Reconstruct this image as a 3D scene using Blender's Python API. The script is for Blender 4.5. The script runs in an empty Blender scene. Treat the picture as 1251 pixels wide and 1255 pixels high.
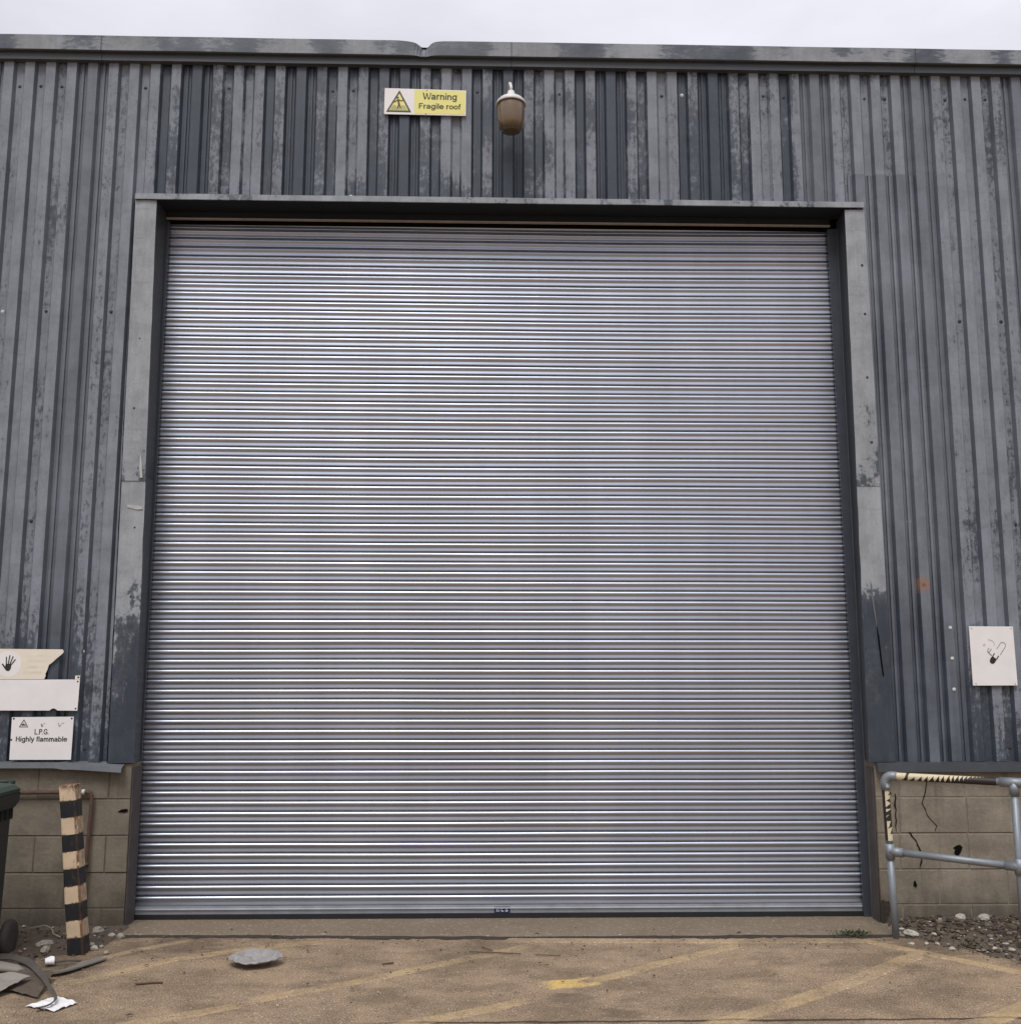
import bpy, math, random
from mathutils import Vector, Matrix, noise as mnoise
rnd = random.Random(7)
scene = bpy.context.scene
COL = scene.collection
R = math.radians

# ------------------------------------------------------------------ helpers
class MB:
    """collects geometry of ONE mesh"""
    def __init__(s): s.v=[]; s.f=[]; s.uv={}; s.w=[]; s.mi={}; s.flat=set()
    def add(s, vs, fs, w=None, mi=0, flat=False):
        b=len(s.v); s.v+= [tuple(p) for p in vs]
        s.w += (w if isinstance(w,list) else [w or 0.0]*len(vs))
        for f in fs:
            if mi: s.mi[len(s.f)]=mi
            if flat: s.flat.add(len(s.f))
            s.f.append([b+i for i in f])
        return b
    def box(s,x0,x1,y0,y1,z0,z1,mi=0):
        s.add([(x0,y0,z0),(x1,y0,z0),(x1,y1,z0),(x0,y1,z0),(x0,y0,z1),(x1,y0,z1),(x1,y1,z1),(x0,y1,z1)],
              [(0,3,2,1),(4,5,6,7),(0,1,5,4),(1,2,6,5),(2,3,7,6),(3,0,4,7)],mi=mi,flat=True)
    def bbox(s,x0,x1,y0,y1,z0,z1,b=.004,jit=0):
        """box with chamfered front (-y) edges and slight jitter"""
        j=lambda: rnd.uniform(-jit,jit)
        o=[(x0,y0+b,z0),(x1,y0+b,z0),(x1,y0+b,z1),(x0,y0+b,z1)]
        i=[(x0+b+j(),y0+j(),z0+b+j()),(x1-b+j(),y0+j(),z0+b+j()),(x1-b+j(),y0+j(),z1-b+j()),(x0+b+j(),y0+j(),z1-b+j())]
        k=[(x0,y1,z0),(x1,y1,z0),(x1,y1,z1),(x0,y1,z1)]
        s.add(o+i+k,[(4,5,6,7),(0,1,5,4),(1,2,6,5),(2,3,7,6),(3,0,4,7),(8,9,1,0),(9,10,2,1),(10,11,3,2),(11,8,0,3)],flat=True)
    def prism(s,pts,y0,y1,mi=0):
        """outline in xz extruded in y"""
        n=len(pts)
        vs=[(x,y0,z) for x,z in pts]+[(x,y1,z) for x,z in pts]
        fs=[list(range(n)),list(range(2*n-1,n-1,-1))]+[(i,n+i,n+(i+1)%n,(i+1)%n) for i in range(n)]
        s.add(vs,fs,mi=mi,flat=True)
    def tube(s,path,r,n=14,cap=True,uvs=False,mi=0):
        P=[Vector(p) for p in path]; m=len(P)
        rr=r if isinstance(r,(list,tuple)) else [r]*m
        t0=(P[1]-P[0]).normalized()
        up=Vector((0,0,1)) if abs(t0.z)<.9 else Vector((0,-1,0))
        u=(up-t0*up.dot(t0)).normalized()
        vs=[];L=0;base=len(s.v)
        for i in range(m):
            t=(P[min(i+1,m-1)]-P[max(i-1,0)]).normalized()
            u=(u-t*u.dot(t)).normalized(); w=t.cross(u)
            for k in range(n):
                a=2*math.pi*k/n
                vs.append(P[i]+(u*math.cos(a)+w*math.sin(a))*rr[i])
        fs=[]
        for i in range(m-1):
            for k in range(n):
                fs.append((i*n+k,i*n+(k+1)%n,(i+1)*n+(k+1)%n,(i+1)*n+k))
                if uvs:
                    s.uv[len(s.f)+len(fs)-1]=[(i/(m-1),k/n),(i/(m-1),(k+1)/n),((i+1)/(m-1),(k+1)/n),((i+1)/(m-1),k/n)]
        if cap: fs+= [list(range(n-1,-1,-1)),[(m-1)*n+k for k in range(n)]]
        s.add(vs,fs,mi=mi)
    def lathe(s,prof,c=(0,0,0),n=32,mi=0):
        m=len(prof); vs=[]
        for r,z in prof:
            for k in range(n):
                a=2*math.pi*k/n; vs.append((c[0]+r*math.cos(a),c[1]+r*math.sin(a),c[2]+z))
        fs=[]
        for i in range(m-1):
            for k in range(n): fs.append((i*n+k,i*n+(k+1)%n,(i+1)*n+(k+1)%n,(i+1)*n+k))
        s.add(vs,fs,mi=mi)
    def build(s,name,mats,parent=None,smooth=False):
        me=bpy.data.meshes.new(name); me.from_pydata(s.v,[],s.f); me.update()
        if not isinstance(mats,(list,tuple)): mats=[mats]
        for m in mats: me.materials.append(m)
        if any(s.w):
            a=me.attributes.new('wear','FLOAT','POINT'); a.data.foreach_set('value',s.w)
        if s.uv:
            l=me.uv_layers.new(name='UVMap')
            for p in me.polygons:
                q=s.uv.get(p.index)
                if q:
                    for k,li in enumerate(p.loop_indices): l.data[li].uv=q[k]
        for p in me.polygons:
            p.material_index=s.mi.get(p.index,0)
            p.use_smooth = smooth and (p.index not in s.flat)
        o=bpy.data.objects.new(name,me); COL.objects.link(o)
        if parent: o.parent=parent
        return o
def tag(o,label=None,cat=None,group=None,kind=None):
    if label: o['label']=label
    if cat: o['category']=cat
    if group: o['group']=group
    if kind: o['kind']=kind
    return o
def empty(name,loc=(0,0,0)):
    o=bpy.data.objects.new(name,None); o.location=loc; o.empty_display_size=.1; COL.objects.link(o); return o
def own(o,parent):
    """parent a world-space mesh to a thing keeping its place"""
    o.parent=parent; o.matrix_parent_inverse=Matrix.Translation(parent.location).inverted(); return o
def el(cx,cy,rx,ry,n=14): return [(cx+rx*math.cos(2*math.pi*k/n),cy+ry*math.sin(2*math.pi*k/n)) for k in range(n+1)]
GL={'W':([[(.05,1),(.27,.0),(.5,.93),(.73,.0),(.95,1)]],1.0),
'a':([[(.10,.52),(.16,.62),(.28,.655),(.42,.62),(.48,.50),(.48,.0)],[(.48,.40),(.30,.375),(.14,.32),(.09,.2),(.14,.10),(.27,.07),(.42,.13),(.48,.24)]],.62),
'r':([[(.12,0),(.12,.73)],[(.12,.42),(.18,.58),(.28,.65),(.38,.645)]],.41),
'n':([[(.12,0),(.12,.73)],[(.12,.45),(.2,.6),(.33,.65),(.45,.58),(.49,.43),(.49,0)]],.62),
'm':([[(.12,0),(.12,.73)],[(.12,.47),(.19,.61),(.3,.65),(.4,.58),(.43,.45),(.43,0)],[(.43,.47),(.5,.61),(.61,.65),(.71,.58),(.74,.45),(.74,0)]],.87),
'i':([[(.12,0),(.12,.71)],[(.12,.86),(.12,1.0)]],.25),
'g':([el(.30,.36,.21,.29),[(.51,.73),(.51,-.06),(.46,-.18),(.3,-.22),(.14,-.17),(.10,-.11)]],.63),
'F':([[(.14,0),(.14,1)],[(.14,.92),(.62,.92)],[(.14,.5),(.55,.5)]],.65),'l':([[(.12,0),(.12,1)]],.25),
'e':([[(.08,.37),(.53,.37),(.51,.5),(.43,.62),(.3,.655),(.16,.6),(.09,.45),(.09,.28),(.16,.13),(.3,.07),(.44,.1),(.52,.2)]],.6),
'o':([el(.31,.36,.22,.29)],.62),'f':([[(.16,0),(.16,.82),(.21,.92),(.33,.93)],[(.03,.66),(.32,.66)]],.35),
'L':([[(.14,1),(.14,.08),(.58,.08)]],.62),'P':([[(.14,0),(.14,.92),(.42,.92),(.56,.87),(.61,.72),(.56,.56),(.42,.50),(.14,.50)]],.68),
'G':([[(.68,.72),(.6,.87),(.42,.93),(.22,.85),(.11,.64),(.11,.36),(.22,.14),(.42,.07),(.6,.12),(.68,.24),(.69,.44),(.44,.44)]],.8),
'H':([[(.14,0),(.14,1)],[(.62,0),(.62,1)],[(.14,.53),(.62,.53)]],.77),
'h':([[(.12,0),(.12,1)],[(.12,.45),(.2,.6),(.33,.65),(.45,.58),(.49,.43),(.49,0)]],.62),
'y':([[(.05,.73),(.28,.05)],[(.51,.73),(.26,-.05),(.18,-.2),(.06,-.2)]],.55),
'b':([[(.12,0),(.12,1)],el(.33,.36,.21,.29)],.64),'.':([[(.12,0),(.12,.16)]],.26),' ':([],.32),
'M':([[(.1,0),(.1,1),(.42,.1),(.74,1),(.74,0)]],.85),'C':([[(.66,.74),(.57,.88),(.4,.93),(.2,.85),(.1,.64),(.1,.36),(.2,.14),(.4,.07),(.57,.12),(.66,.26)]],.75),
'S':([[(.6,.75),(.5,.9),(.33,.93),(.15,.85),(.13,.68),(.25,.56),(.45,.46),(.6,.35),(.6,.18),(.45,.08),(.28,.07),(.12,.15),(.08,.26)]],.7)}
def lettering(body,capn,x,y,z,mat,parent,bold=.15,sx=1.0,rot=0):
    """plain grotesque letters made of strokes, centred on x, base line at z"""
    b=MB(); tot=sum(GL[c][1] for c in body); px=-tot/2; hw=bold/2; k=0; cr,sr=math.cos(rot),math.sin(rot)
    for c in body:
        strokes,adv=GL[c]
        for st in strokes:
            P=[Vector(p) for p in st]; n=len(P); closed=(P[0]-P[-1]).length<1e-4; vs=[]; k=(k+1)%5; d=k*.00005
            for i in range(n):
                a=P[i]-P[i-1] if i>0 else (P[-1]-P[-2] if closed else P[1]-P[0])
                e=P[i+1]-P[i] if i<n-1 else (P[1]-P[0] if closed else P[i]-P[i-1])
                a.normalize(); e.normalize(); m=(Vector((-a.y,a.x))+Vector((-e.y,e.x)))
                if m.length<.5: m=Vector((-a.y,a.x))
                m.normalize(); q=hw/max(.62,m.dot(Vector((-a.y,a.x))))
                for s_ in (-1,1):
                    X=(px+P[i].x+m.x*q*s_)*capn*sx; Z=(P[i].y+m.y*q*s_)*capn
                    vs.append((x+X*cr+Z*sr,y-d,z+Z*cr-X*sr))
            b.add(vs,[(2*i,2*i+2,2*i+3,2*i+1) for i in range(n-1)])
        px+=adv
    return own(b.build('lettering',mat),parent)
def vn(x,y,z=0.): return mnoise.noise(Vector((x,y,z)))   # about -1..1

# ------------------------------------------------------------------ materials
class NT:
    def __init__(s,name):
        s.m=bpy.data.materials.new(name); s.m.use_nodes=True; s.t=s.m.node_tree
        s.b=s.t.nodes['Principled BSDF']
    def n(s,ty,**k):
        n=s.t.nodes.new(ty)
        for a,v in k.items():
            if a.startswith('_'): setattr(n,a[1:],v)
        for a,v in k.items():
            if not a.startswith('_'):
                key=int(a[1:]) if a[0]=='i' and a[1:].isdigit() else a.replace('__',' ')
                s.set(n.inputs[key],v)
        return n
    def set(s,inp,v):
        if isinstance(v,bpy.types.NodeSocket): s.t.links.new(v,inp)
        elif isinstance(v,tuple) and len(v)==3 and inp.type=='RGBA': inp.default_value=(*v,1)
        else: inp.default_value=v
    def obj(s): return s.n('ShaderNodeTexCoord').outputs['Object']
    def uv(s): return s.n('ShaderNodeTexCoord').outputs['UV']
    def mapv(s,v,sc,loc=(0,0,0)): return s.n('ShaderNodeMapping',Vector=v,Scale=sc,Location=loc).outputs[0]
    def noise(s,v,sc,det=4,ro=.55,dist=0.): return s.n('ShaderNodeTexNoise',Vector=v,Scale=sc,Detail=float(det),Roughness=ro,Distortion=dist).outputs['Fac']
    def math(s,op,a,b=0.,c=0.,clamp=False):
        n=s.n('ShaderNodeMath',_operation=op,i0=a,i1=b,i2=c); n.use_clamp=clamp; return n.outputs[0]
    def ss(s,v,a,b,lo=0.,hi=1.):
        return s.n('ShaderNodeMapRange',_interpolation_type='SMOOTHSTEP',i0=v,i1=a,i2=b,i3=lo,i4=hi).outputs[0]
    def mix(s,f,a,b):
        n=s.n('ShaderNodeMix',_data_type='RGBA'); s.set(n.inputs[0],f); s.set(n.inputs[6],a); s.set(n.inputs[7],b); return n.outputs[2]
    def mul(s,c,f):
        n=s.n('ShaderNodeMix',_data_type='RGBA',_blend_type='MULTIPLY'); s.set(n.inputs[0],1.); s.set(n.inputs[6],c)
        g=s.n('ShaderNodeCombineColor'); 
        for i in range(3): s.set(g.inputs[i],f)
        s.t.links.new(g.outputs[0],n.inputs[7]); return n.outputs[2]
    def sep(s,v): return s.n('ShaderNodeSeparateXYZ',Vector=v).outputs
    def bump(s,h,st,d=.01): 
        return s.n('ShaderNodeBump',Height=h,Strength=st,Distance=d).outputs[0]
    def attr(s,nm): return s.n('ShaderNodeAttribute',_attribute_name=nm).outputs['Fac']
    def out(s,color=None,rough=None,metal=None,normal=None,spec=None,alpha=None,**k):
        b=s.b
        if color is not None: s.set(b.inputs['Base Color'],color)
        if rough is not None: s.set(b.inputs['Roughness'],rough)
        if metal is not None: s.set(b.inputs['Metallic'],metal)
        if normal is not None: s.set(b.inputs['Normal'],normal)
        if spec is not None: s.set(b.inputs['Specular IOR Level'],spec)
        return s.m

DARK=(.036,.046,.061); CHALK=(.205,.220,.250)
def paint_common(g,fac,o,lo=DARK,hi=CHALK,rlo=.34,rhi=.75,bumps=.06):
    n3=g.math('MULTIPLY_ADD',g.noise(g.mapv(o,(3,3,1.2)),1.,4),.6,g.math('MULTIPLY',g.noise(g.mapv(o,(45,45,1.1)),1.,4),.4))
    n4=g.noise(o,60,3)
    tone=g.math('ADD',g.math('MULTIPLY_ADD',n3,.75,.56),g.math('MULTIPLY',n4,.28))
    tone=g.math('MULTIPLY',tone,g.math('MULTIPLY_ADD',g.ss(g.noise(g.mapv(o,(7,7,5)),1.,6,.65),.35,.62),.22,.82))
    tone=g.math('MULTIPLY',tone,g.math('MULTIPLY_ADD',g.ss(g.noise(g.mapv(o,(3.0,3.0,24)),1.,3,.6),.42,.34),-.09,1.))
    dk=g.mul(lo,tone); lt=g.mul(hi,tone)
    col=g.mix(fac,dk,lt)
    rough=g.math('ADD',g.math('MULTIPLY_ADD',fac,rhi-rlo,rlo),g.math('MULTIPLY',n3,.12))
    h=g.noise(g.mapv(o,(2.5,2.5,1.6)),1.,2)
    nb=g.bump(h,bumps,.05)
    return g.out(col,rough,0.,nb,.5)
def m_cladding():
    g=NT('weathered_cladding_paint'); o=g.obj(); wraw=g.attr('wear')
    slick=g.math('GREATER_THAN',wraw,1.5); w=g.math('SUBTRACT',wraw,g.math('MULTIPLY',slick,2.))
    streak=g.noise(g.mapv(o,(34,34,1.6)),1.,5,.6)
    mott=g.noise(g.mapv(o,(36,36,19)),1.,8,.74)
    band=g.noise(g.mapv(o,(1.2,1.2,14)),1.,3,.6)
    v=g.math('MULTIPLY_ADD',g.math('SUBTRACT',streak,.5),.55,w)
    v=g.math('MULTIPLY_ADD',g.math('SUBTRACT',mott,.5),1.7,v)
    v=g.math('MULTIPLY_ADD',g.math('SUBTRACT',band,.5),.5,v)
    hard=g.ss(v,.40,.62); soft=g.ss(v,.05,.95)
    fac=g.math('ADD',g.math('MULTIPLY',hard,.62),g.math('MULTIPLY',soft,.38))
    sf=g.math('MULTIPLY_ADD',g.math('SUBTRACT',g.noise(g.mapv(o,(30,30,.9)),1.,3),.5),.22,w)
    sf=g.math('MULTIPLY_ADD',g.math('SUBTRACT',g.noise(g.mapv(o,(1.5,1.5,1.7)),1.,2),.5),.45,sf,clamp=True)
    fac=g.math('ADD',g.math('MULTIPLY',fac,g.math('SUBTRACT',1.,slick)),g.math('MULTIPLY',sf,slick))
    # rust spot and small dark pits
    d=g.n('ShaderNodeVectorMath',_operation='DISTANCE',i0=o,i1=(2.787,-.004,2.146)).outputs['Value']
    rn=g.noise(o,48,5,.65); rd=g.math('MULTIPLY_ADD',g.math('SUBTRACT',rn,.5),.1,d)
    rust=g.ss(rd,.075,.012)
    m=paint_common(g,fac,o)
    col=g.b.inputs['Base Color'].links[0].from_socket
    col=g.mix(g.math('MULTIPLY',rust,.8),col,(.27,.135,.075))
    col=g.mix(g.math('MULTIPLY',g.ss(rd,.022,.0),.6),col,(.10,.045,.025))
    # thin dark tide lines
    return g.out(col)
def m_flash(name,z_lo,z_hi,bias_lo,bias_hi,lo=DARK,hi=(.285,.298,.316),mott_amt=1.0):
    g=NT(name); o=g.obj(); z=g.sep(o)[2]
    bz=g.n('ShaderNodeMapRange',i0=z,i1=z_lo,i2=z_hi,i3=bias_lo,i4=bias_hi).outputs[0]
    mott=g.noise(g.mapv(o,(24,24,18)),1.,6,.7); big=g.noise(g.mapv(o,(5,5,2.2)),1.,3)
    v=g.math('MULTIPLY_ADD',g.math('SUBTRACT',mott,.5),mott_amt,bz)
    v=g.math('MULTIPLY_ADD',g.math('SUBTRACT',big,.5),1.3,v)
    hard=g.ss(v,.44,.56); soft=g.ss(v,.1,.9)
    fac=g.math('ADD',g.math('MULTIPLY',hard,.65),g.math('MULTIPLY',soft,.35))
    sc=g.math('MULTIPLY',g.ss(g.noise(g.mapv(o,(70,70,9)),1.,5,.7),.60,.66),g.ss(g.noise(g.mapv(o,(4,4,2.5)),1.,3),.5,.6))
    fac=g.math('MAXIMUM',fac,g.math('MULTIPLY',sc,.75))
    return paint_common(g,fac,o,lo=lo,hi=hi,bumps=.14)
def m_fascia():
    g=NT('fascia_paint'); o=g.obj(); x=g.sep(o)[0]
    # chalked blotches every half metre or so
    big=g.noise(g.mapv(o,(2.6,1,1.5)),1.,2,.4); mott=g.noise(g.mapv(o,(14,10,40)),1.,6,.7)
    v=g.math('MULTIPLY_ADD',g.math('SUBTRACT',big,.5),2.6,.5)
    v=g.math('MULTIPLY_ADD',g.math('SUBTRACT',mott,.5),1.0,v)
    hard=g.ss(v,.42,.6); soft=g.ss(v,.0,1.)
    fac=g.math('ADD',g.math('MULTIPLY',hard,.55),g.math('MULTIPLY',soft,.45))
    return paint_common(g,fac,o,hi=(.25,.262,.28))
def plain(name,col,rough=.5,metal=0.,var=.35,sc=12.,spec=.5,bump=0.,bsc=60.):
    g=NT(name); o=g.obj(); n=g.noise(o,sc,5,.6)
    c=g.mul(col,g.math('MULTIPLY_ADD',n,var*2,1-var))
    nb=g.bump(g.noise(o,bsc,4),bump,.01) if bump else None
    return g.out(c,g.math('MULTIPLY_ADD',n,.2,rough-.1),metal,nb,spec)
def m_galv():
    g=NT('galvanised_steel'); o=g.obj(); s=g.mapv(o,(.9,1,9))
    n=g.noise(s,1.,4,.6); f=g.noise(g.mapv(o,(6,6,60)),1.,3)
    c=g.mix(n,(.405,.432,.50),(.475,.495,.555))
    gr=g.ss(g.noise(g.mapv(o,(2.6,1,.35)),1.,5,.65),.35,.7); c=g.mul(c,g.math('MULTIPLY_ADD',gr,.10,.91))
    sm=g.ss(g.noise(g.mapv(o,(5,1,14)),1.,5,.7),.62,.72); c=g.mul(c,g.math('MULTIPLY_ADD',sm,-.10,1.))
    r=g.math('ADD',g.math('MULTIPLY',n,.14),g.math('MULTIPLY_ADD',f,.1,.25))
    return g.out(c,r,.93,None,.5)
def m_concrete_block(name='concrete_block',k=1.):
    g=NT(name); o=g.obj(); z=g.sep(o)[2]
    a=g.noise(g.mapv(o,(1.8,1.8,2.6)),1.,4); b=g.noise(o,45,6,.7); c=g.noise(g.mapv(o,(9,9,2.)),1.,4)
    col=g.mix(a,(.178,.150,.113),(.275,.236,.181))
    col=g.mul(col,g.math('ADD',g.math('MULTIPLY_ADD',b,.55,.5),g.math('MULTIPLY',c,.42)))
    col=g.mul(col,g.math('MULTIPLY',g.math('MULTIPLY_ADD',g.ss(g.noise(g.mapv(o,(2.2,2.2,3.5)),1.,6,.7),.3,.7),.45,.72),k))
    drip=g.ss(g.noise(g.mapv(o,(14,14,.8)),1.,4,.6),.55,.72); col=g.mix(g.math('MULTIPLY',drip,.45),col,(.085,.072,.055))
    damp=g.math('MULTIPLY',g.ss(g.math('MULTIPLY_ADD',g.math('SUBTRACT',c,.5),.3,z),.24,.0),.65)
    col=g.mix(damp,col,(.075,.062,.048))
    v=g.n('ShaderNodeTexVoronoi',Vector=o,Scale=70.).outputs['Distance']
    pit=g.ss(v,.14,.05); col=g.mix(g.math('MULTIPLY',pit,g.ss(g.noise(o,8,2),.5,.62)),col,(.05,.04,.03))
    return g.out(col,.92,0.,g.bump(b,.55,.006),.25)
# ground colour shared by the yard and by the worn paint lying on it
def ground_color(g):
    o=g.obj()
    big=g.noise(o,.9,4,.6); mid=g.noise(o,5,5,.65); fine=g.noise(o,70,5,.7); grit=g.noise(o,220,3,.7)
    col=g.mix(big,(.262,.186,.119),(.350,.257,.170))
    col=g.mul(col,g.math('ADD',g.math('MULTIPLY_ADD',mid,.55,.38),g.math('MULTIPLY_ADD',fine,.75,g.math('MULTIPLY_ADD',grit,.45,-.22))))
    vo=g.n('ShaderNodeTexVoronoi',Vector=o,Scale=66.); cell=g.sep(vo.outputs['Color'])
    pale=g.math('MULTIPLY',g.ss(cell[0],.84,.88),g.ss(vo.outputs['Distance'],.42,.25))
    col=g.mix(g.math('MULTIPLY',pale,.75),col,(.52,.44,.35))
    dk=g.math('MULTIPLY',g.ss(cell[1],.86,.9),g.ss(vo.outputs['Distance'],.45,.25))
    col=g.mix(g.math('MULTIPLY',dk,.6),col,(.07,.05,.035))
    vo2=g.n('ShaderNodeTexVoronoi',Vector=o,Scale=32.); c2=g.sep(vo2.outputs['Color'])
    p2=g.math('MULTIPLY',g.ss(c2[0],.955,.97),g.ss(vo2.outputs['Distance'],.28,.2))
    col=g.mix(g.math('MULTIPLY',p2,.8),col,(.42,.35,.27))
    pt=g.noise(g.mapv(o,(1.6,2.4,1)),1.3,6,.7); col=g.mul(col,g.math('MULTIPLY_ADD',g.ss(pt,.36,.62),.40,.68))
    gm=g.noise(o,130,2,.5); col=g.mul(col,g.math('MULTIPLY_ADD',g.ss(gm,.3,.7),.85,.57))
    wv=g.n('ShaderNodeVectorMath',_operation='ADD',i0=o,i1=g.n('ShaderNodeVectorMath',_operation='SCALE',i0=g.n('ShaderNodeTexNoise',Vector=o,Scale=3.,Detail=5.).outputs['Color'],Scale=.5).outputs[0]).outputs[0]
    ed=g.n('ShaderNodeTexVoronoi',_feature='DISTANCE_TO_EDGE',Vector=wv,Scale=.75).outputs['Distance']
    hair=g.math('MULTIPLY',g.ss(ed,.007,.001),g.ss(g.noise(o,1.7,3),.50,.60)); col=g.mix(g.math('MULTIPLY',hair,.22),col,(.05,.037,.026))
    # stains
    st=None
    for (x,y,r,k) in ((-1.85,-.34,.42,.55),(-2.2,-.45,.3,.5),(.33,-1.4,.16,.5),(-.1,-.5,.5,.18),(1.9,-.33,.3,.35),(2.5,-.4,.4,.5),(-2.4,-.75,.35,.5),(.55,-1.62,.14,.5)):
        d=g.n('ShaderNodeVectorMath',_operation='DISTANCE',i0=o,i1=(x,y,0)).outputs['Value']
        d=g.math('MULTIPLY_ADD',g.math('SUBTRACT',g.noise(g.mapv(o,(4,9,1)),1.6,4,.7),.5),r*2.2,d)
        f=g.ss(d,r,r*.25,0.,k); st=f if st is None else g.math('MAXIMUM',st,f)
    col=g.mix(st,col,(.062,.047,.034))
    # construction joint parallel to the door, filled with dirt
    sx=g.sep(o); wob=g.math('MULTIPLY',g.math('SUBTRACT',g.noise(o,7,5,.7),.5),.05)
    yy=g.math('ABSOLUTE',g.math('ADD',g.math('ADD',sx[1],1.722),wob))
    cr=g.math('MULTIPLY',g.ss(yy,.018,.004),g.ss(sx[0],-.8,-.3))
    col=g.mix(g.math('MULTIPLY',cr,.85),col,(.03,.022,.015))
    h=g.math('ADD',g.math('MULTIPLY',fine,.9),g.math('MULTIPLY',grit,.5))
    h=g.math('SUBTRACT',h,g.math('MULTIPLY',cr,1.5))
    return o,col,h,mid
def m_ground():
    g=NT('worn_yard_concrete'); o,col,h,mid=ground_color(g)
    return g.out(col,.9,0.,g.bump(h,.75,.008),.25)
def m_line(name,paint,amount):
    g=NT(name); o,col,h,mid=ground_color(g); u=g.sep(g.uv())
    e=g.math('ABSOLUTE',g.math('SUBTRACT',u[1],.5))
    edge=g.ss(g.math('MULTIPLY_ADD',g.math('SUBTRACT',g.noise(o,22,5,.7),.5),.3,e),.47,.36)
    ends=g.math('MULTIPLY',g.ss(u[0],0.,.12),g.ss(u[0],1.,.9))
    wear=g.ss(g.math('ADD',g.noise(o,6,5,.7),g.math('MULTIPLY',g.noise(o,90,4,.7),.45)),.52,.90)
    f=g.math('MULTIPLY',g.math('MULTIPLY',edge,ends),g.math('MULTIPLY_ADD',wear,.8,.2))
    f=g.math('MULTIPLY',g.math('MULTIPLY',f,amount),g.math('MULTIPLY_ADD',g.ss(g.noise(o,2.2,4,.65),.35,.6),.6,.4))
    p=g.mul(paint,g.math('MULTIPLY_ADD',g.noise(o,50,4,.7),.8,.6))
    return g.out(g.mix(f,col,p),.88,0.,g.bump(h,.45,.006),.25)
def m_threshold():
    g=NT('threshold_concrete'); o=g.obj()
    a=g.noise(o,2.2,5,.6); b=g.noise(o,60,6,.7)
    col=g.mix(a,(.15,.115,.078),(.245,.195,.14))
    col=g.mul(col,g.math('MULTIPLY_ADD',b,.7,.62))
    vo=g.n('ShaderNodeTexVoronoi',Vector=o,Scale=90.); cell=g.sep(vo.outputs['Color'])
    col=g.mix(g.math('MULTIPLY',g.ss(cell[0],.93,.95),.5),col,(.4,.34,.27))
    return g.out(col,.92,0.,g.bump(b,.5,.006),.25)
def m_bollard():
    g=NT('banded_bollard_paint'); o=g.obj(); s=g.sep(o)
    t=g.math('FRACT',g.math('DIVIDE',g.math('MULTIPLY_ADD',g.math('SUBTRACT',g.noise(o,14,3),.5),.008,s[2]),.1886))
    cream=g.ss(t,.495,.505)
    edge=g.math('SUBTRACT',.5,g.math('ABSOLUTE',g.math('SUBTRACT',g.math('FRACT',g.math('MULTIPLY',t,2.)),.5)))  # 0 at band borders
    n=g.noise(g.mapv(o,(38,38,16)),1.,6,.7)
    corner=g.ss(g.math('ABSOLUTE',g.math('SUBTRACT',s[0],.040)),.012,.002)
    r=g.math('ADD',g.ss(n,.60,.66),g.math('MULTIPLY',corner,g.ss(n,.40,.50)))
    r=g.math('ADD',r,g.math('MULTIPLY',g.ss(edge,.09,.0),g.ss(n,.47,.53)))
    r=g.math('ADD',r,g.math('MULTIPLY',g.ss(s[2],.90,.935),g.ss(n,.36,.48)),clamp=True)
    r=g.math('MINIMUM',r,1.)
    cc=g.mul((.62,.47,.32),g.math('MULTIPLY_ADD',g.noise(o,9,4),.6,.65))
    ck=g.mul((.011,.0125,.0145),g.math('MULTIPLY_ADD',n,1.2,.5))
    rust=g.mix(n,(.05,.022,.011),(.20,.085,.032))
    c=g.mix(cream,ck,cc); c=g.mix(g.math('MULTIPLY',r,g.math('MULTIPLY_ADD',cream,.65,.3)),c,rust)
    return g.out(c,.55,0.,g.bump(n,.15,.003),.4)
def m_tape():
    g=NT('torn_hazard_tape'); u=g.sep(g.uv()); o=g.obj()
    amp=g.math('MULTIPLY',g.ss(u[0],1.05,.55),.3)
    uj=g.math('MULTIPLY_ADD',g.math('SUBTRACT',g.noise(o,6,3),.5),.10,u[0])
    saw=g.math('FRACT',g.math('MULTIPLY',uj,g.math('MULTIPLY_ADD',uj,12.,8.)))
    amp=g.math('MULTIPLY',amp,g.math('MULTIPLY_ADD',g.noise(o,11,3),1.4,.3))
    base=g.math('MULTIPLY_ADD',u[0],-.42,.36)
    top=g.math('ABSOLUTE',g.math('SUBTRACT',u[1],.5))       # .5 on the crown of the rail, 0 underneath
    lim=g.math('MULTIPLY_ADD',saw,amp,g.math('SUBTRACT',.5,g.math('ADD',base,g.math('MULTIPLY',amp,.75))))
    f=g.ss(g.math('SUBTRACT',top,lim),-.01,.01)
    n=g.noise(o,40,5,.7)
    cut=g.ss(g.math('ABSOLUTE',g.math('SUBTRACT',g.math('MULTIPLY_ADD',u[1],.06,u[0]),.12)),.012,.018)
    f=g.math('MULTIPLY',f,cut)
    cream=g.mul((.66,.57,.38),g.math('MULTIPLY_ADD',n,.5,.72))
    return g.out(g.mix(f,(.022,.016,.014),cream),.5)
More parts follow.
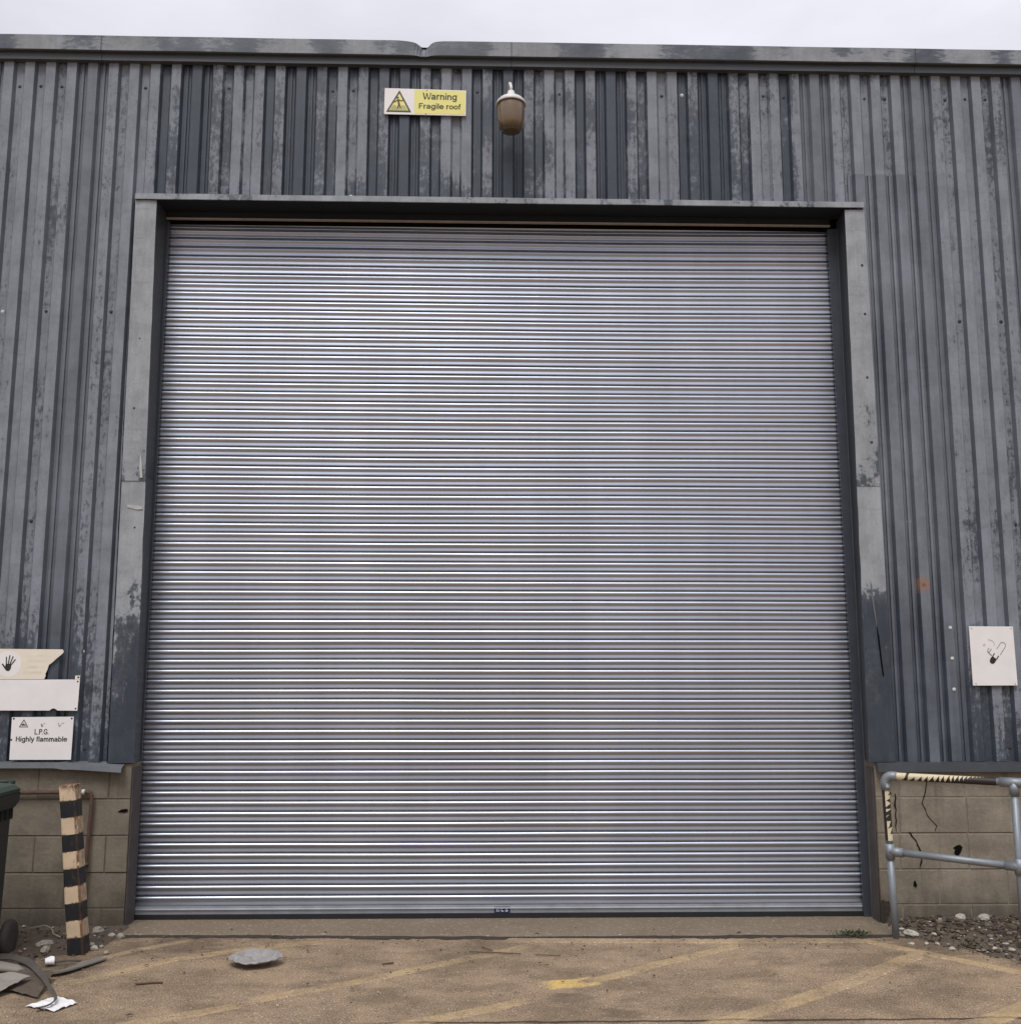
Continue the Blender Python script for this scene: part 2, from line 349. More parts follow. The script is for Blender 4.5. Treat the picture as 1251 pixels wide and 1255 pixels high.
def m_tape_post():
    g=NT('torn_hazard_tape_upright'); u=g.sep(g.uv()); o=g.obj()
    uj=g.math('MULTIPLY_ADD',g.math('SUBTRACT',g.noise(o,9,3),.5),.22,u[0])
    saw=g.math('MULTIPLY',g.math('FRACT',g.math('MULTIPLY',uj,8.)),g.math('MULTIPLY_ADD',g.noise(o,16,2),1.5,.2))
    mid=g.math('ABSOLUTE',g.math('SUBTRACT',u[0],.5))
    width=g.math('MULTIPLY_ADD',mid,.78,-.02)
    f=g.ss(g.math('SUBTRACT',g.math('MULTIPLY_ADD',saw,.34,g.math('SUBTRACT',width,.17)),g.math('FRACT',g.math('ADD',u[1],.1))),-.01,.01)
    n=g.noise(o,40,5,.7)
    return g.out(g.mix(f,(.024,.017,.015),g.mul((.66,.57,.38),g.math('MULTIPLY_ADD',n,.5,.72))),.5)

M={}
M['clad']=m_cladding(); M['galv']=m_galv(); M['block']=m_concrete_block(k=1.16); M['block_dirty']=m_concrete_block('dirty_concrete_block',.84); M['mortar_dirty']=plain('dirty_mortar',(.12,.098,.072),.95,var=.4,sc=40,bump=.4); M['ground']=m_ground()
M['jamb_up']=m_flash('jamb_flashing_upper',2.6,3.6,.50,.9)
M['jamb_low']=m_flash('jamb_flashing_lower',1.55,2.35,.12,.95,mott_amt=1.25)
M['jambr_low']=m_flash('jamb_flashing_lower_right',1.95,2.35,.08,1.05,mott_amt=1.1)
M['lintel']=m_flash('lintel_flashing_paint',4.,5.,.62,.62,hi=(.27,.285,.305))
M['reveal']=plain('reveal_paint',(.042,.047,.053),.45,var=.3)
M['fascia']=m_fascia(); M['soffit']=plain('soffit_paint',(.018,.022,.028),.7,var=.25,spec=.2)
M['dark']=plain('dark_trim_paint',(.05,.055,.062),.45,var=.3)
M['guide']=plain('guide_paint',(.05,.058,.072),.4,var=.3)
M['drip']=plain('bent_trim_paint',(.12,.127,.135),.45,var=.45,sc=7)
M['black']=plain('black_rubber',(.012,.012,.014),.55)
M['void']=plain('shade_black',(.006,.006,.006),.95,spec=.05)  # near-black colour standing in for shade inside gaps, slots and holes
M['rail_alu']=plain('bottom_rail_zinc',(.34,.35,.37),.5,metal=.35,var=.3,sc=9)
M['beige']=plain('beige_primer',(.30,.26,.22),.6)
M['rusty']=plain('rusty_steel',(.085,.045,.03),.8,var=.6,sc=22,bump=.3)
M['steelrust']=plain('rusty_channel',(.085,.072,.068),.7,var=.6,sc=9,bump=.15)
M['mortar']=plain('mortar',(.24,.205,.155),.95,var=.4,sc=40,bump=.4)
M['crack']=plain('crack_void',(.02,.016,.013),.95,spec=.1)
M['cavity']=plain('broken_block_cavity',(.045,.034,.025),.95,var=.8,sc=40,bump=.8,bsc=50)
M['screw']=plain('weathered_screw_head',(.03,.03,.032),.6)
M['bright_screw']=plain('bright_screw_head',(.6,.6,.58),.4)
M['white']=plain('sign_white',(.80,.765,.745),.5,var=.10,sc=7)
M['cream']=plain('sign_aged_cream',(.78,.70,.58),.5,var=.08,sc=9)
M['yellow']=plain('sign_yellow',(.78,.72,.23),.45,var=.06)
M['ink']=plain('sign_ink',(.02,.018,.018),.5,var=.2)
M['ink_faded']=plain('sign_faded_ink',(.30,.27,.26),.55,var=.2)
M['ink_olive']=plain('sign_olive',(.42,.40,.17),.5)
M['ink_brown']=plain('sign_brown_ink',(.05,.045,.02),.5)
M['lamp_cap']=plain('lamp_cap_enamel',(.66,.64,.62),.4,var=.12,sc=20)
M['plate_blue']=plain('maker_plate_blue',(.02,.022,.10),.35)
M['bin']=plain('bin_plastic',(.018,.022,.021),.45,var=.3,sc=5)
M['lid']=plain('bin_lid_green',(.02,.042,.026),.5,var=.3,sc=6)
M['tyre']=plain('bin_wheel_rubber',(.05,.042,.036),.8,var=.4,sc=25)
M['bollard']=m_bollard(); M['tape']=m_tape(); M['tape_post']=m_tape_post()
M['pipe']=plain('galvanised_handrail',(.25,.27,.29),.5,metal=.45,var=.28,sc=16,bump=.05)
M['stone']=plain('pale_stone',(.42,.385,.33),.9,var=.35,sc=30,bump=.5)
M['stone_grey']=plain('grey_stone',(.30,.27,.22),.9,var=.4,sc=30,bump=.5)
M['scrap']=plain('dull_grey_scrap',(.27,.255,.24),.6,var=.4,sc=24,bump=.4)
M['strap']=plain('grey_webbing',(.17,.15,.13),.8,var=.35,sc=20,bump=.3)
M['strap_dark']=plain('dark_rubber_strap',(.085,.072,.062),.65,var=.4,sc=14)
M['tarp']=plain('grey_sheet',(.24,.21,.18),.7,var=.35,sc=6)
M['cloth_dark']=plain('brown_cloth',(.085,.065,.048),.9,var=.4,sc=20)
M['paper']=plain('white_paper',(.78,.76,.75),.7,var=.1,sc=9)
M['twig']=plain('twig_bark',(.10,.065,.04),.9,var=.5)
M['root']=plain('pale_root',(.30,.25,.19),.9,var=.3)
M['leaf']=plain('weed_leaf',(.06,.075,.028),.6,var=.5,sc=30)
M['joint_dirt']=plain('joint_dirt',(.04,.029,.02),.95,var=.6,sc=18,bump=.8,bsc=55)
M['soil']=plain('dirt',(.088,.066,.047),.95,var=.6,sc=18,bump=.8,bsc=55)
M['soil_grav']=plain('gravel_soil',(.095,.075,.055),.95,var=.6,sc=22,bump=.8,bsc=60)
M['threshold']=m_threshold()
M['roof']=plain('roof_sheet',(.12,.125,.13),.6)
M['rustwhite']=plain('scuffed_bare_edge',(.42,.42,.40),.5,var=.3)
def m_grit(name,stops):
    g=NT(name); i=g.n('ShaderNodeNewGeometry').outputs['Random Per Island']
    r=g.n('ShaderNodeValToRGB',Fac=i); cr=r.color_ramp; cr.interpolation='CONSTANT'
    cr.elements[0].color=(*stops[0][1],1); cr.elements[0].position=0
    cr.elements[1].color=(*stops[1][1],1); cr.elements[1].position=stops[1][0]
    for p,c in stops[2:]:
        e=cr.elements.new(p); e.color=(*c,1)
    o=g.obj(); n=g.noise(o,90,4)
    return g.out(g.mul(r.outputs[0],g.math('MULTIPLY_ADD',n,.8,.6)),.9,0.,None,.25)
M['gravel']=m_grit('mixed_gravel',[(0,(.08,.058,.042)),(.35,(.13,.098,.07)),(.6,(.05,.037,.028)),(.8,(.21,.17,.13)),(.95,(.44,.40,.35))])
M['litter']=m_grit('leaf_litter_mix',[(0,(.05,.033,.022)),(.4,(.09,.06,.036)),(.62,(.13,.10,.07)),(.82,(.30,.25,.19)),(.95,(.5,.46,.4))])
def m_lampglass():
    g=NT('dirty_amber_glass'); o=g.obj(); s=g.sep(o)
    n=g.noise(g.mapv(o,(8,8,4)),1.,4)
    low=g.ss(g.math('MULTIPLY_ADD',g.math('SUBTRACT',n,.5),.06,s[2]),5.23,5.19)
    c=g.mix(n,(.16,.098,.05),(.28,.185,.098)); c=g.mix(g.math('MULTIPLY',low,.75),c,(.09,.065,.018))
    g.b.inputs['Coat Weight'].default_value=.6; g.b.inputs['Coat Roughness'].default_value=.06
    g.b.inputs['Transmission Weight'].default_value=.3
    return g.out(c,.22)
M['glass']=m_lampglass()

# ------------------------------------------------------------------ setting: ground
def sheet(name,mat,pts,z,kind='structure'):
    b=MB(); b.add([(x,y,z) for x,y in pts],[list(range(len(pts)))]); o=b.build(name,mat); o['kind']=kind; return o
sheet('ground',M['ground'],[(-150,-260),(150,-260),(150,60),(-150,60)],0.)
def strip(name,mat,path,w,z):
    b=MB(); P=[Vector((x,y)) for x,y in path]; vs=[];L=[0]
    P=[P[0],P[0].lerp(P[1],.04)]+P[1:-1]+[P[-1].lerp(P[-2],.04),P[-1]]; n=len(P)
    for i in range(1,n): L.append(L[-1]+(P[i]-P[i-1]).length)
    cs=((-.6,-.002),(-.42,z),(.42,z),(.6,-.002))
    for i in range(n):
        t=(P[min(i+1,n-1)]-P[max(i-1,0)]).normalized(); nn=Vector((-t.y,t.x))*w
        for c,h in cs: vs.append((P[i].x+nn.x*c,P[i].y+nn.y*c,h if 0<i<n-1 else -.002))
    for i in range(n-1):
        for j in range(3):
            k=len(b.f); u0,u1,v0,v1=L[i]/L[-1],L[i+1]/L[-1],(cs[j][0]+.6)/1.2,(cs[j+1][0]+.6)/1.2
            b.uv[k]=[(u0,v0),(u1,v0),(u1,v1),(u0,v1)]
            b.add([vs[4*i+j],vs[4*i+4+j],vs[4*i+5+j],vs[4*i+1+j]],[(0,1,2,3)])
    o=b.build(name,mat); o['kind']='structure'; return o
OCH=(.50,.36,.18)
LM=m_line('worn_yellow_line',OCH,.66); LF=m_line('faint_yellow_line',(.46,.34,.19),.5); LS=m_line('bright_yellow_patch',(.66,.45,.13),1.)
for i,(pth,w,mt) in enumerate([
  ([(-2.291,-1.13),(-2.094,-.983),(-1.825,-.676),(-1.399,-.45),(-1.25,-.39),(-1.0,-.33)],.10,LM),
  ([(-2.35,-.80),(-2.085,-.475),(-1.827,-.27)],.07,LF),
  ([(-1.95,-1.86),(-1.684,-1.692),(-1.433,-1.555),(-1.25,-1.44)],.10,LM),
  ([(-1.30,-1.45),(-1.05,-1.28),(-.762,-1.11),(-.211,-.711),(.20,-.42)],.095,LM),
  ([(-.75,-1.90),(-.416,-1.721),(-.025,-1.505),(.12,-1.40)],.10,LM),
  ([(.19,-1.21),(.27,-1.17),(.36,-1.16),(.48,-1.11)],.155,LS),
  ([(.40,-1.15),(.596,-1.029),(.866,-.813),(1.40,-.45)],.09,LM),
  ([(.75,-1.91),(1.012,-1.731),(1.445,-1.43),(1.893,-1.071),(2.40,-.62)],.12,LM),
  ([(0.0,-.33),(1.372,-.38),(2.12,-.38)],.10,LF),
  ([(2.0,-.38),(2.16,-.40),(2.339,-.60),(2.517,-.79),(2.742,-1.033),(3.2,-1.48)],.085,LM),
  ([(1.95,-1.95),(2.254,-1.726),(2.445,-1.596),(2.8,-1.34)],.13,LM)]):
    strip('painted_line',mt,pth,w*.88,.0022+.00035*i)
# threshold slab with a chipped front edge
b=MB(); xs=[-2.42+i*.03 for i in range(int(4.86/.03)+1)]
fr=[(-.178 + (-.26+.178)*min(1,max(0,(x+1.9)/1.9)) + .012*vn(x*9,3.1)+.02*max(0,vn(x*3,8.))) for x in xs]
n=len(xs); vs=[]
for x,y in zip(xs,fr):
    h=.009+.003*vn(x*6,1.)
    vs+=[(x,.45,.001),(x,y+.03,h),(x,y+.008,h-.003),(x,y,h-.012),(x,y-.002,-.01)]
fs=[]
for i in range(n-1):
    for k in range(4): fs.append((i*5+k,i*5+k+1,(i+1)*5+k+1,(i+1)*5+k))
b.add(vs,fs); tag(b.build('threshold_slab',M['threshold'],smooth=False),kind='structure')
# dirt lying in the joint in front of the slab
b=MB()
for i in range(n-1):
    x0,x1=xs[i],xs[i+1]
    def wd(x): return max(.012,.045+.045*max(0,.2+vn(x*5,2.2))+.028*vn(x*31,7)+.02*vn(x*70,3))
    for (x,y) in ():
        pass
    y0,y1=fr[i],fr[i+1]
    b.add([(x0,y0-wd(x0),.002),(x1,y1-wd(x1),.002),(x1,y1+.001,.004+.002*vn(x1*20,1)),(x0,y0+.001,.004+.002*vn(x0*20,1))],[(0,1,2,3)])
tag(b.build('joint_dirt',M['joint_dirt']),'dark damp dirt packed along the edge of the concrete threshold','dirt',kind='stuff')

def mound(name,mat,cx,cy,rx,ry,h,label,cat,nx=70,ny=50,ymax=-.002,fn=None):
    b=MB(); vs=[];fs=[]
    for j in range(ny+1):
        for i in range(nx+1):
            x=cx+rx*(2*i/nx-1); y=min(ymax,cy+ry*(2*j/ny-1))
            d=fn(x,y)
            z=h*min(1,max(-.3,d))+(.007*vn(x*16,y*16)+.004*vn(x*40,y*40,3))*min(1,max(0,d*3+.4))-.004
            vs.append((x,y,z))
    for j in range(ny):
        for i in range(nx):
            q=(j*(nx+1)+i,j*(nx+1)+i+1,(j+1)*(nx+1)+i+1,(j+1)*(nx+1)+i)
            if max(vs[k][2] for k in q)>-.004: fs.append(q)
    b.add(vs,fs); return tag(b.build(name,mat,smooth=True),label,cat,kind='stuff'),vs
def dL(x,y):   # left dirt bed along the wall, narrowing towards the door
    lim=-.95+max(0,(x+2.75))*1.15
    lim=min(lim,-.03) if x<-2.30 else -.02
    if x>-2.28: return -.3
    return (y-lim)*3.2+.25*vn(x*4,y*4)
mound('dirt_bed',M['soil'],-2.95,-.55,.75,.55,.022,'dark dirt gathered at the foot of the block wall around the bollard','dirt',fn=dL)
def dR(x,y):
    lim=-.30-(x-2.40)*1.25
    return min((y-lim)*3.0,(x-2.41)*6)+.25*vn(x*5,y*5)
mound('gravel_soil',M['soil_grav'],3.25,-.75,.86,.75,.05,'dark soil under the gravel beside the handrail','soil',fn=dR,nx=80,ny=70)
def rock(b,x,y,z,sx,sy,sz,seed,n=1):
    pr=random.Random(seed)
    # jittered low octa/ico blob
    t=(1+5**.5)/2
    V=[(-1,t,0),(1,t,0),(-1,-t,0),(1,-t,0),(0,-1,t),(0,1,t),(0,-1,-t),(0,1,-t),(t,0,-1),(t,0,1),(-t,0,-1),(-t,0,1)]
    F=[(0,11,5),(0,5,1),(0,1,7),(0,7,10),(0,10,11),(1,5,9),(5,11,4),(11,10,2),(10,7,6),(7,1,8),(3,9,4),(3,4,2),(3,2,6),(3,6,8),(3,8,9),(4,9,5),(2,4,11),(6,2,10),(8,6,7),(9,8,1)]
    V=[Vector(v).normalized() for v in V]
    for _ in range(n):
        mid={};F2=[]
        def mp(a,c):
            k=(min(a,c),max(a,c))
            if k not in mid: V.append(((V[a]+V[c])/2).normalized()); mid[k]=len(V)-1
            return mid[k]
        for a,c,d in F:
            p,q,r=mp(a,c),mp(c,d),mp(d,a); F2+=[(a,p,r),(c,q,p),(d,r,q),(p,q,r)]
        F=F2
    off=pr.uniform(0,99); a=pr.uniform(0,6.28); ca,sa=math.cos(a),math.sin(a)
    vs=[]
    for v in V:
        k=1+.32*vn(v.x*1.3+off,v.y*1.3,v.z*1.3)+.15*vn(v.x*3+off,v.y*3,v.z*3)
        px,py,pz=v.x*sx*k,v.y*sy*k,v.z*sz*k
        vs.append((x+px*ca-py*sa,y+px*sa+py*ca,z+pz))
    b.add(vs,F)
# gravel: uncountable small stones and bits
b=MB()
for i in range(3600):
    x=rnd.uniform(2.40,3.9); y=rnd.uniform(-1.4,-.01); d=dR(x,y)
    if d<-.04 and rnd.random()<.93: continue
    if y<-.30-(x-2.40)*1.25-.15: continue
    s=rnd.choice((.005,.007,.009,.012,.017))*rnd.uniform(.7,1.3)
    z=.05*min(1,max(0,d))-.002
    rock(b,x,y,z+s*.3,s,s*rnd.uniform(.5,1),s*rnd.uniform(.35,.7),i,0)
for i in range(420):
    x=rnd.uniform(-3.5,-2.2); y=rnd.uniform(-.95,-.02)
    d=dL(x,y)
    if d<-.12: continue
    s=rnd.choice((.004,.006,.008,.012))*rnd.uniform(.7,1.3)
    rock(b,x,y,.022*min(1,max(0,d))+s*.2,s,s*rnd.uniform(.5,1),s*.5,i+9000,0)
tag(b.build('gravel',M['gravel']),'mixed brown gravel and rubble bits lying along the block walls','gravel',kind='stuff')
# scattered leaf bits and grit on the yard
b=MB()
for i in range(420):
    x=rnd.uniform(-3.2,3.4); y=-.02-abs(rnd.gauss(0,.55))-rnd.random()*.3
    if y<-2.2: continue
    s=rnd.uniform(.003,.009); a=rnd.uniform(0,6.28)
    if rnd.random()<.45: rock(b,x,y,s*.3+.006,s*.8,s*.6,s*.4,i+20000,0)
    else:
        l=s*rnd.uniform(1.2,3.2); w=s*rnd.uniform(.3,.9); ca,sa=math.cos(a),math.sin(a); z=.010
        b.add([(x-l*ca,y-l*sa,z),(x+w*sa,y-w*ca,z+.004),(x+l*ca,y+l*sa,z+.002),(x-w*sa,y+w*ca,z+.006)],[(0,1,2,3)])
tag(b.build('leaf_litter',M['litter']),'dry leaf bits and grit scattered over the yard concrete','litter',kind='stuff')

# ------------------------------------------------------------------ warehouse
wh=tag(empty('warehouse'),'weathered grey corrugated steel warehouse on a block base with a closed roller shutter','warehouse')
MOD=.7265; PIT=MOD/5; X0=-2.982
VD=.027
def clad(name,x0,x1,z0,z1,wearfn,label,y0=0.,slick=False,rows=40):
    """corrugated sheet: ridges at y0, valleys at y0+VD; every face strip carries its own wear"""
    b=MB()
    def col(xa,ya,xb,yb,kind,k,r):
        if xb<=x0 or xa>=x1: return
        if xa<x0: ya=ya+(yb-ya)*(x0-xa)/(xb-xa); xa=x0
        if xb>x1: yb=ya+(yb-ya)*(x1-xa)/(xb-xa); xb=x1
        vs=[];w=[];fs=[]
        for j in range(rows+1):
            z=z0+(z1-z0)*j/rows
            dy=.0012*vn(xa*3,z*1.3)
            for x,y in ((xa,ya),(xb,yb)):
                vs.append((x,y+dy,z)); q_=wearfn(x,z,kind,k,r); w.append(min(1.2,max(.001,q_)) if q_<1.5 else min(3.,q_))
        for j in range(rows): fs.append((2*j,2*j+1,2*j+3,2*j+2))
        b.add(vs,fs,w)
    k=int((x0-X0)/PIT)-2
    while X0+k*PIT-.07<x1:
        e=X0+k*PIT                     # right end of ridge k
        rr=random.Random(k*13+5)
        ri=k%5                         # 1 = the lap ridge of a sheet
        yr,yv=y0,y0+VD
        wb=.015
        col(e-.066,yr,e,yr,'ridge',ri,rr.random())
        col(e,yr,e+wb,yv,'webr',ri,rr.random())
        xa,xb=e+wb,e+PIT-.066-wb
        if ri in (0,1) or slick:       # small stiffening rib in the valleys beside the lap ridge
            m=(xa+xb)/2; q=.0075
            col(xa,yv,m-q-.004,yv,'valley',ri,.5); col(m-q-.004,yv,m-q,yv-.009,'webl',ri,.5)
            col(m-q,yv-.009,m+q,yv-.009,'rib',ri,.5); col(m+q,yv-.009,m+q+.004,yv,'webr',ri,.5); col(m+q+.004,yv,xb,yv,'valley',ri,.5)
        else: col(xa,yv,xb,yv,'valley',ri,rr.random())
        col(xb,yv,e+PIT-.066,yr,'webl',ri,rr.random())
        k+=1
    o=b.build(name,M['clad'],wh); o['label']=label; return o
def wearA(x,z,kind,ri,r):
    base={'ridge':{1:.62,2:.78,3:.90,4:.93,0:.85}[ri],'valley':{0:.44,1:.5,2:.70,3:.86,4:.76}[ri],'webr':.34,'webl':.44,'rib':.55}[kind]
    sl=2. if (kind in('rib','webr','webl') or (kind=='ridge' and ri==1) or (kind=='valley' and ri in(0,1))) else 0.
    low=max(0.,(2.35-z)/1.35)+.35*vn(x*2.2,z*1.4)*(1 if z<2.8 else .25)
    if x>-2.75 and x<0: low=max(0.,(2.05-z)*.9)*(1.1 if z>1.75 else .75)+.1*vn(x*6,z*3); base=max(base,.64) if kind!='webr' else base; sl=0. if kind!='webr' else sl
    if kind in('webr','webl'): low*=.4
    if sl: return 2+max(.02,base-max(0,min(1.3,low+.25*(2.6-z if z<2.6 else 0)))*.5+(r-.5)*.1)
    return base-max(0,low)*.62+(r-.5)*.14-.42*max(0,vn(x*4,z*1.4,11)+.05)-.25*max(0,vn(x*9,z*6,3)-.15)
def wear_shadeB(x,z,kind,ri,r):
    if x>2.05: return wearA(x,5.5,kind,ri,r)
    base={'ridge':{1:.02,2:.53,3:.84,4:.80,0:.58}[ri],'valley':{0:.05,1:.14,2:.42,3:.78,4:.26}[ri],'webr':{0:.1,1:.05,2:.3,3:.55,4:.2}[ri],'webl':{0:.05,1:.25,2:.4,3:.6,4:.2}[ri],'rib':.06}[kind]
    base-=(.55*max(0,vn(x*3.3,z*3.2,31)+.05)+.3*vn(x*9,z*2.3,5))*(1 if base>.2 else .2)
    return base+(r-.5)*.2-.12*max(0,(5.05-z)/.3)*(1 if kind!='ridge' or ri!=3 else .2)-(.25*max(0,(z-5.72)/.1) if kind=='valley' else 0)  # last term paints the fascia's shade into the tops of the valleys
def wearC(x,z,kind,ri,r):
    base={'ridge':{1:.66,2:.78,3:.95,4:.97,0:.85}[ri],'valley':{0:.46,1:.55,2:.66,3:.88,4:.66}[ri],'webr':.42,'webl':.36,'rib':.5}[kind]
    sl=kind in('rib','webr','webl') or (kind=='ridge' and ri==1) or (kind=='valley' and ri in(0,1))
    low=max(0.,(1.9-z)/1.0)+(.45*vn(x*2.2+40,z*1.5) if z<2.6 else .15*vn(x*2,z))
    if sl: return 2+max(.02,base-max(0,min(1.,low))*.5+(r-.5)*.1)
    return base-max(0,low)*.55+(r-.5)*.16-.42*max(0,vn(x*4,z*1.4,21)+.05)-.25*max(0,vn(x*9,z*6,13)-.15)
def wearP(x,z,kind,ri,r):
    base={'ridge':.66,'valley':.50,'webr':.34,'webl':.26,'rib':.72}[kind]
    # lower part of the sheet never chalked, with one chalky drip below the rust spot
    low=max(0.,min(1.,(2.35-z)/.9)); v=base-.5*low+.10*math.sin(z*4.1+x)+.06*vn(x*3,z*2)
    if abs(x-2.80)<.05 and kind in('ridge','rib') : v+=.42*max(0,1-abs(z-1.98)/.30)+.40*max(0,1-abs(z-1.0)/.28)
    return 2+max(.02,v)
cA=clad('wall_cladding',-6.0,-2.405,1.0,5.80,wearA,'grey chalky corrugated sheeting left of the shutter')
cB=clad('wall_cladding',-2.405,2.42,4.79,5.80,wear_shadeB,'streaky dark and pale corrugated sheeting above the shutter',rows=14)
cC=clad('wall_cladding',2.42,6.0,1.0,5.80,wearC,'grey corrugated sheeting right of the shutter')
cP=clad('wall_cladding',2.425,2.905,.998,5.03,wearP,'smoother patched corrugated sheet beside the right jamb with a rust spot',y0=-.004,slick=True)
# side and rear walls, roof (behind the eaves)
b=MB(); b.box(-6.0,-5.96,.04,14,-.02,5.8); b.box(5.96,6.0,.04,14,-.02,5.8); b.box(-6,6,13.96,14,-.02,5.8)
b.build('side_walls',M['dark'],wh)
b=MB(); b.add([(-6.05,-.02,5.93),(6.05,-.02,5.93),(6.05,7,6.3),(-6.05,7,6.3),(6.05,14,5.93),(-6.05,14,5.93)],[(0,1,2,3),(3,2,4,5)]); b.build('roof',M['roof'],wh)
# screws in the valleys
def screw_mesh():
    s=MB(); s.lathe([(.0005,-.007),(.007,-.006),(.008,-.002),(.014,-.001),(.015,.002)],n=10); 
    s.v=[(x,z,y) for x,y,z in s.v]; s.f=[f[::-1] for f in s.f]
    o=s.build('screw',M['screw']); me=o.data; bpy.data.objects.remove(o); return me
SM=screw_mesh(); SMB=SM.copy(); SMB.materials.clear(); SMB.materials.append(M['bright_screw'])
def screw(x,z,parent,y,bright=False,s=1.):
    o=bpy.data.objects.new('screw',SMB if bright else SM); o.location=(x,y,z); o.scale=(s,s,s); COL.objects.link(o); o.parent=parent
def screw_row(x0,x1,z,parent,p,y=VD):
    k=int((x0-X0)/PIT)
    while X0+k*PIT<x1:
        x=X0+k*PIT+.040
        if x0<x<x1 and rnd.random()<p: screw(x,z+rnd.uniform(-.006,.006),parent,y,rnd.random()<.06,rnd.uniform(.75,1.0))
        k+=1
screw_row(-3.6,-2.41,5.62,cA,.8); screw_row(-2.40,2.4,5.62,cB,.55); screw_row(2.45,3.75,5.62,cC,.8)
screw_row(-3.5,-2.6,3.98,cA,.6); screw_row(-3.5,-2.6,2.55,cA,.6)
screw_row(2.95,3.7,3.97,cC,.7); screw_row(2.95,3.7,2.55,cC,.8); screw_row(2.5,2.9,3.97,cP,.9,VD-.004); screw_row(2.5,2.9,2.57,cP,.9,VD-.004)
screw_row(-3.5,-2.6,1.08,cA,.6); screw_row(3.0,3.7,1.08,cC,.6); screw_row(-2.3,2.4,4.83,cB,.4)
for z in (1.86,1.66,1.46): screw(2.95,z,cC,-.003,True,.8)
# fascia capping along the eaves
def fascia(x0,x1,dent=False):
    b=MB(); nx=max(8,int((x1-x0)/.02)) if dent else 24
    prof=[(.02,5.990),(-.045,5.966),(-.058,5.958),(-.060,5.848),(-.052,5.842),(-.030,5.842),(-.030,5.790),(.005,5.784)]
    for i in range(nx):
        pass
    vs=[]
    for i in range(nx+1):
        x=x0+(x1-x0)*i/nx
        d=math.exp(-((x+.555)/.038)**2)+.34*math.exp(-((x+.57)/.10)**2) if dent else 0
        for j,(y,z) in enumerate(prof):
            k={0:.55,1:1.,2:1.,3:.25}.get(j,0)
            vs.append((x,y+.03*d*k+.002*vn(x*2,j),z-.036*d*k+.003*vn(x*1.1,7)))
    m=len(prof); fs=[(i*m+j,(i+1)*m+j,(i+1)*m+j+1,i*m+j+1) for i in range(nx) for j in range(m-1)]
    fs=[f[::-1] for f in fs]
    b.add(vs,fs)
    for k in range(len(b.f)):
        if k%(m-1)>=3: b.mi[k]=1  # dark lower strip, with the shade under the capping put into its colour
    o=b.build('fascia',[M['fascia'],M['dark']],wh,smooth=False)
    return o
fascia(-6.05,-2.803); fascia(-2.80,.057,True)['label']='eaves fascia length with a crushed notch in its top edge'; fascia(.06,2.927); fascia(2.93,6.05)
for xj in (-2.80,.058,2.93):
    b=MB(); b.box(xj-.003,xj+.003,-.0615,-.055,5.849,5.956); b.build('fascia_joint',M['dark'],wh)
# lintel flashing + soffit
b=MB(); nx=60
vs=[]
for i in range(nx+1):
    x=-2.513+5.024*i/nx; d=.006*vn(x*1.7,2)+.004*vn(x*6,4); 
    vs+=[(x,.03,4.812+d),(x,-.035+d,4.806+d),(x,-.038+d,4.766+d*.6),(x,-.034+d,4.763+d*.6)]
fs=[(i*4+j,i*4+j+1,(i+1)*4+j+1,(i+1)*4+j) for i in range(nx) for j in range(3)]
b.add(vs,fs); b.add([vs[0],vs[1],vs[2],(-2.513,.03,4.766)],[(0,1,2,3)]); b.add([vs[-4],vs[-3],vs[-2],(2.511,.03,4.766)],[(3,2,1,0)])
b.build('lintel_flashing',M['lintel'],wh)
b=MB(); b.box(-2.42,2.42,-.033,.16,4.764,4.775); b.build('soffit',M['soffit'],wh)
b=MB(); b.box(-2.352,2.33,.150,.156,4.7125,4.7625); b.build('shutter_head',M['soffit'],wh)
b=MB(); b.box(-2.352,2.33,.138,.160,4.703,4.712); b.build('shutter_head_angle',M['beige'],wh)
b=MB(); b.box(-2.352,2.372,.2005,.24,4.694,4.79); b.build('head_gap_shade',M['void'],wh)  # solid black box in place of the shaded slot above the curtain
b=MB(); b.box(-2.5,2.5,.45,.47,4.5,5.3); b.box(-2.5,2.5,.157,.47,5.3,5.32); b.box(-2.5,-2.46,.16,.47,4.5,5.3); b.box(2.46,2.5,.16,.47,4.5,5.3); b.build('shutter_hood',M['void'],wh)
# jamb flashings (front face + return to the shutter)
def jamb(side,z0,z1,xo,xi,xr,mat,wob,label,flare=0.,lip=0.):
    """xo outer, xi inner front edge, xr shutter edge : functions of z"""
    b=MB(); n=int((z1-z0)/.04); vs=[]; yF=-.014-lip
    for i in range(n+1):
        z=z0+(z1-z0)*i/n
        w=wob*(vn(side*9+z*2.1,4.)*.6+vn(side*5+z*6.,1.)*.4)
        f=flare*max(0,1-(z-z0)/.16) if flare else 0
        vs+=[(xo(z)-side*.004,yF+.022,z),(xo(z),yF,z),((xo(z)+xi(z))/2,yF-.004+w*.5,z),(xi(z)+w,yF,z),(xi(z)+w*.6+(xr(z)-xi(z))*.5+side*f,yF+.11,z-f*1.6),(xr(z),.19,z-f*2.2)]
    m=6; fs=[(i*m+j,i*m+j+1,(i+1)*m+j+1,(i+1)*m+j) for i in range(n) for j in range(m-1)]
    if side>0: fs=[f[::-1] for f in fs]
    b.add(vs,fs); 
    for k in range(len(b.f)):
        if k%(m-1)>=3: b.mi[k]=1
    o=b.build('jamb_flashing',[mat,M['reveal']],wh); o['label']=label; return o
lo=lambda z:-2.486-(z-1)*.0077; li=lambda z:-2.322-(z-1)*.0131; lr=lambda z:-2.347-(z-1)*.002
ro=lambda z:2.538-(z-1)*.005;  ri_=lambda z:2.363+(z-1)*.0048; rr_=lambda z:2.405-(z-1)*.004
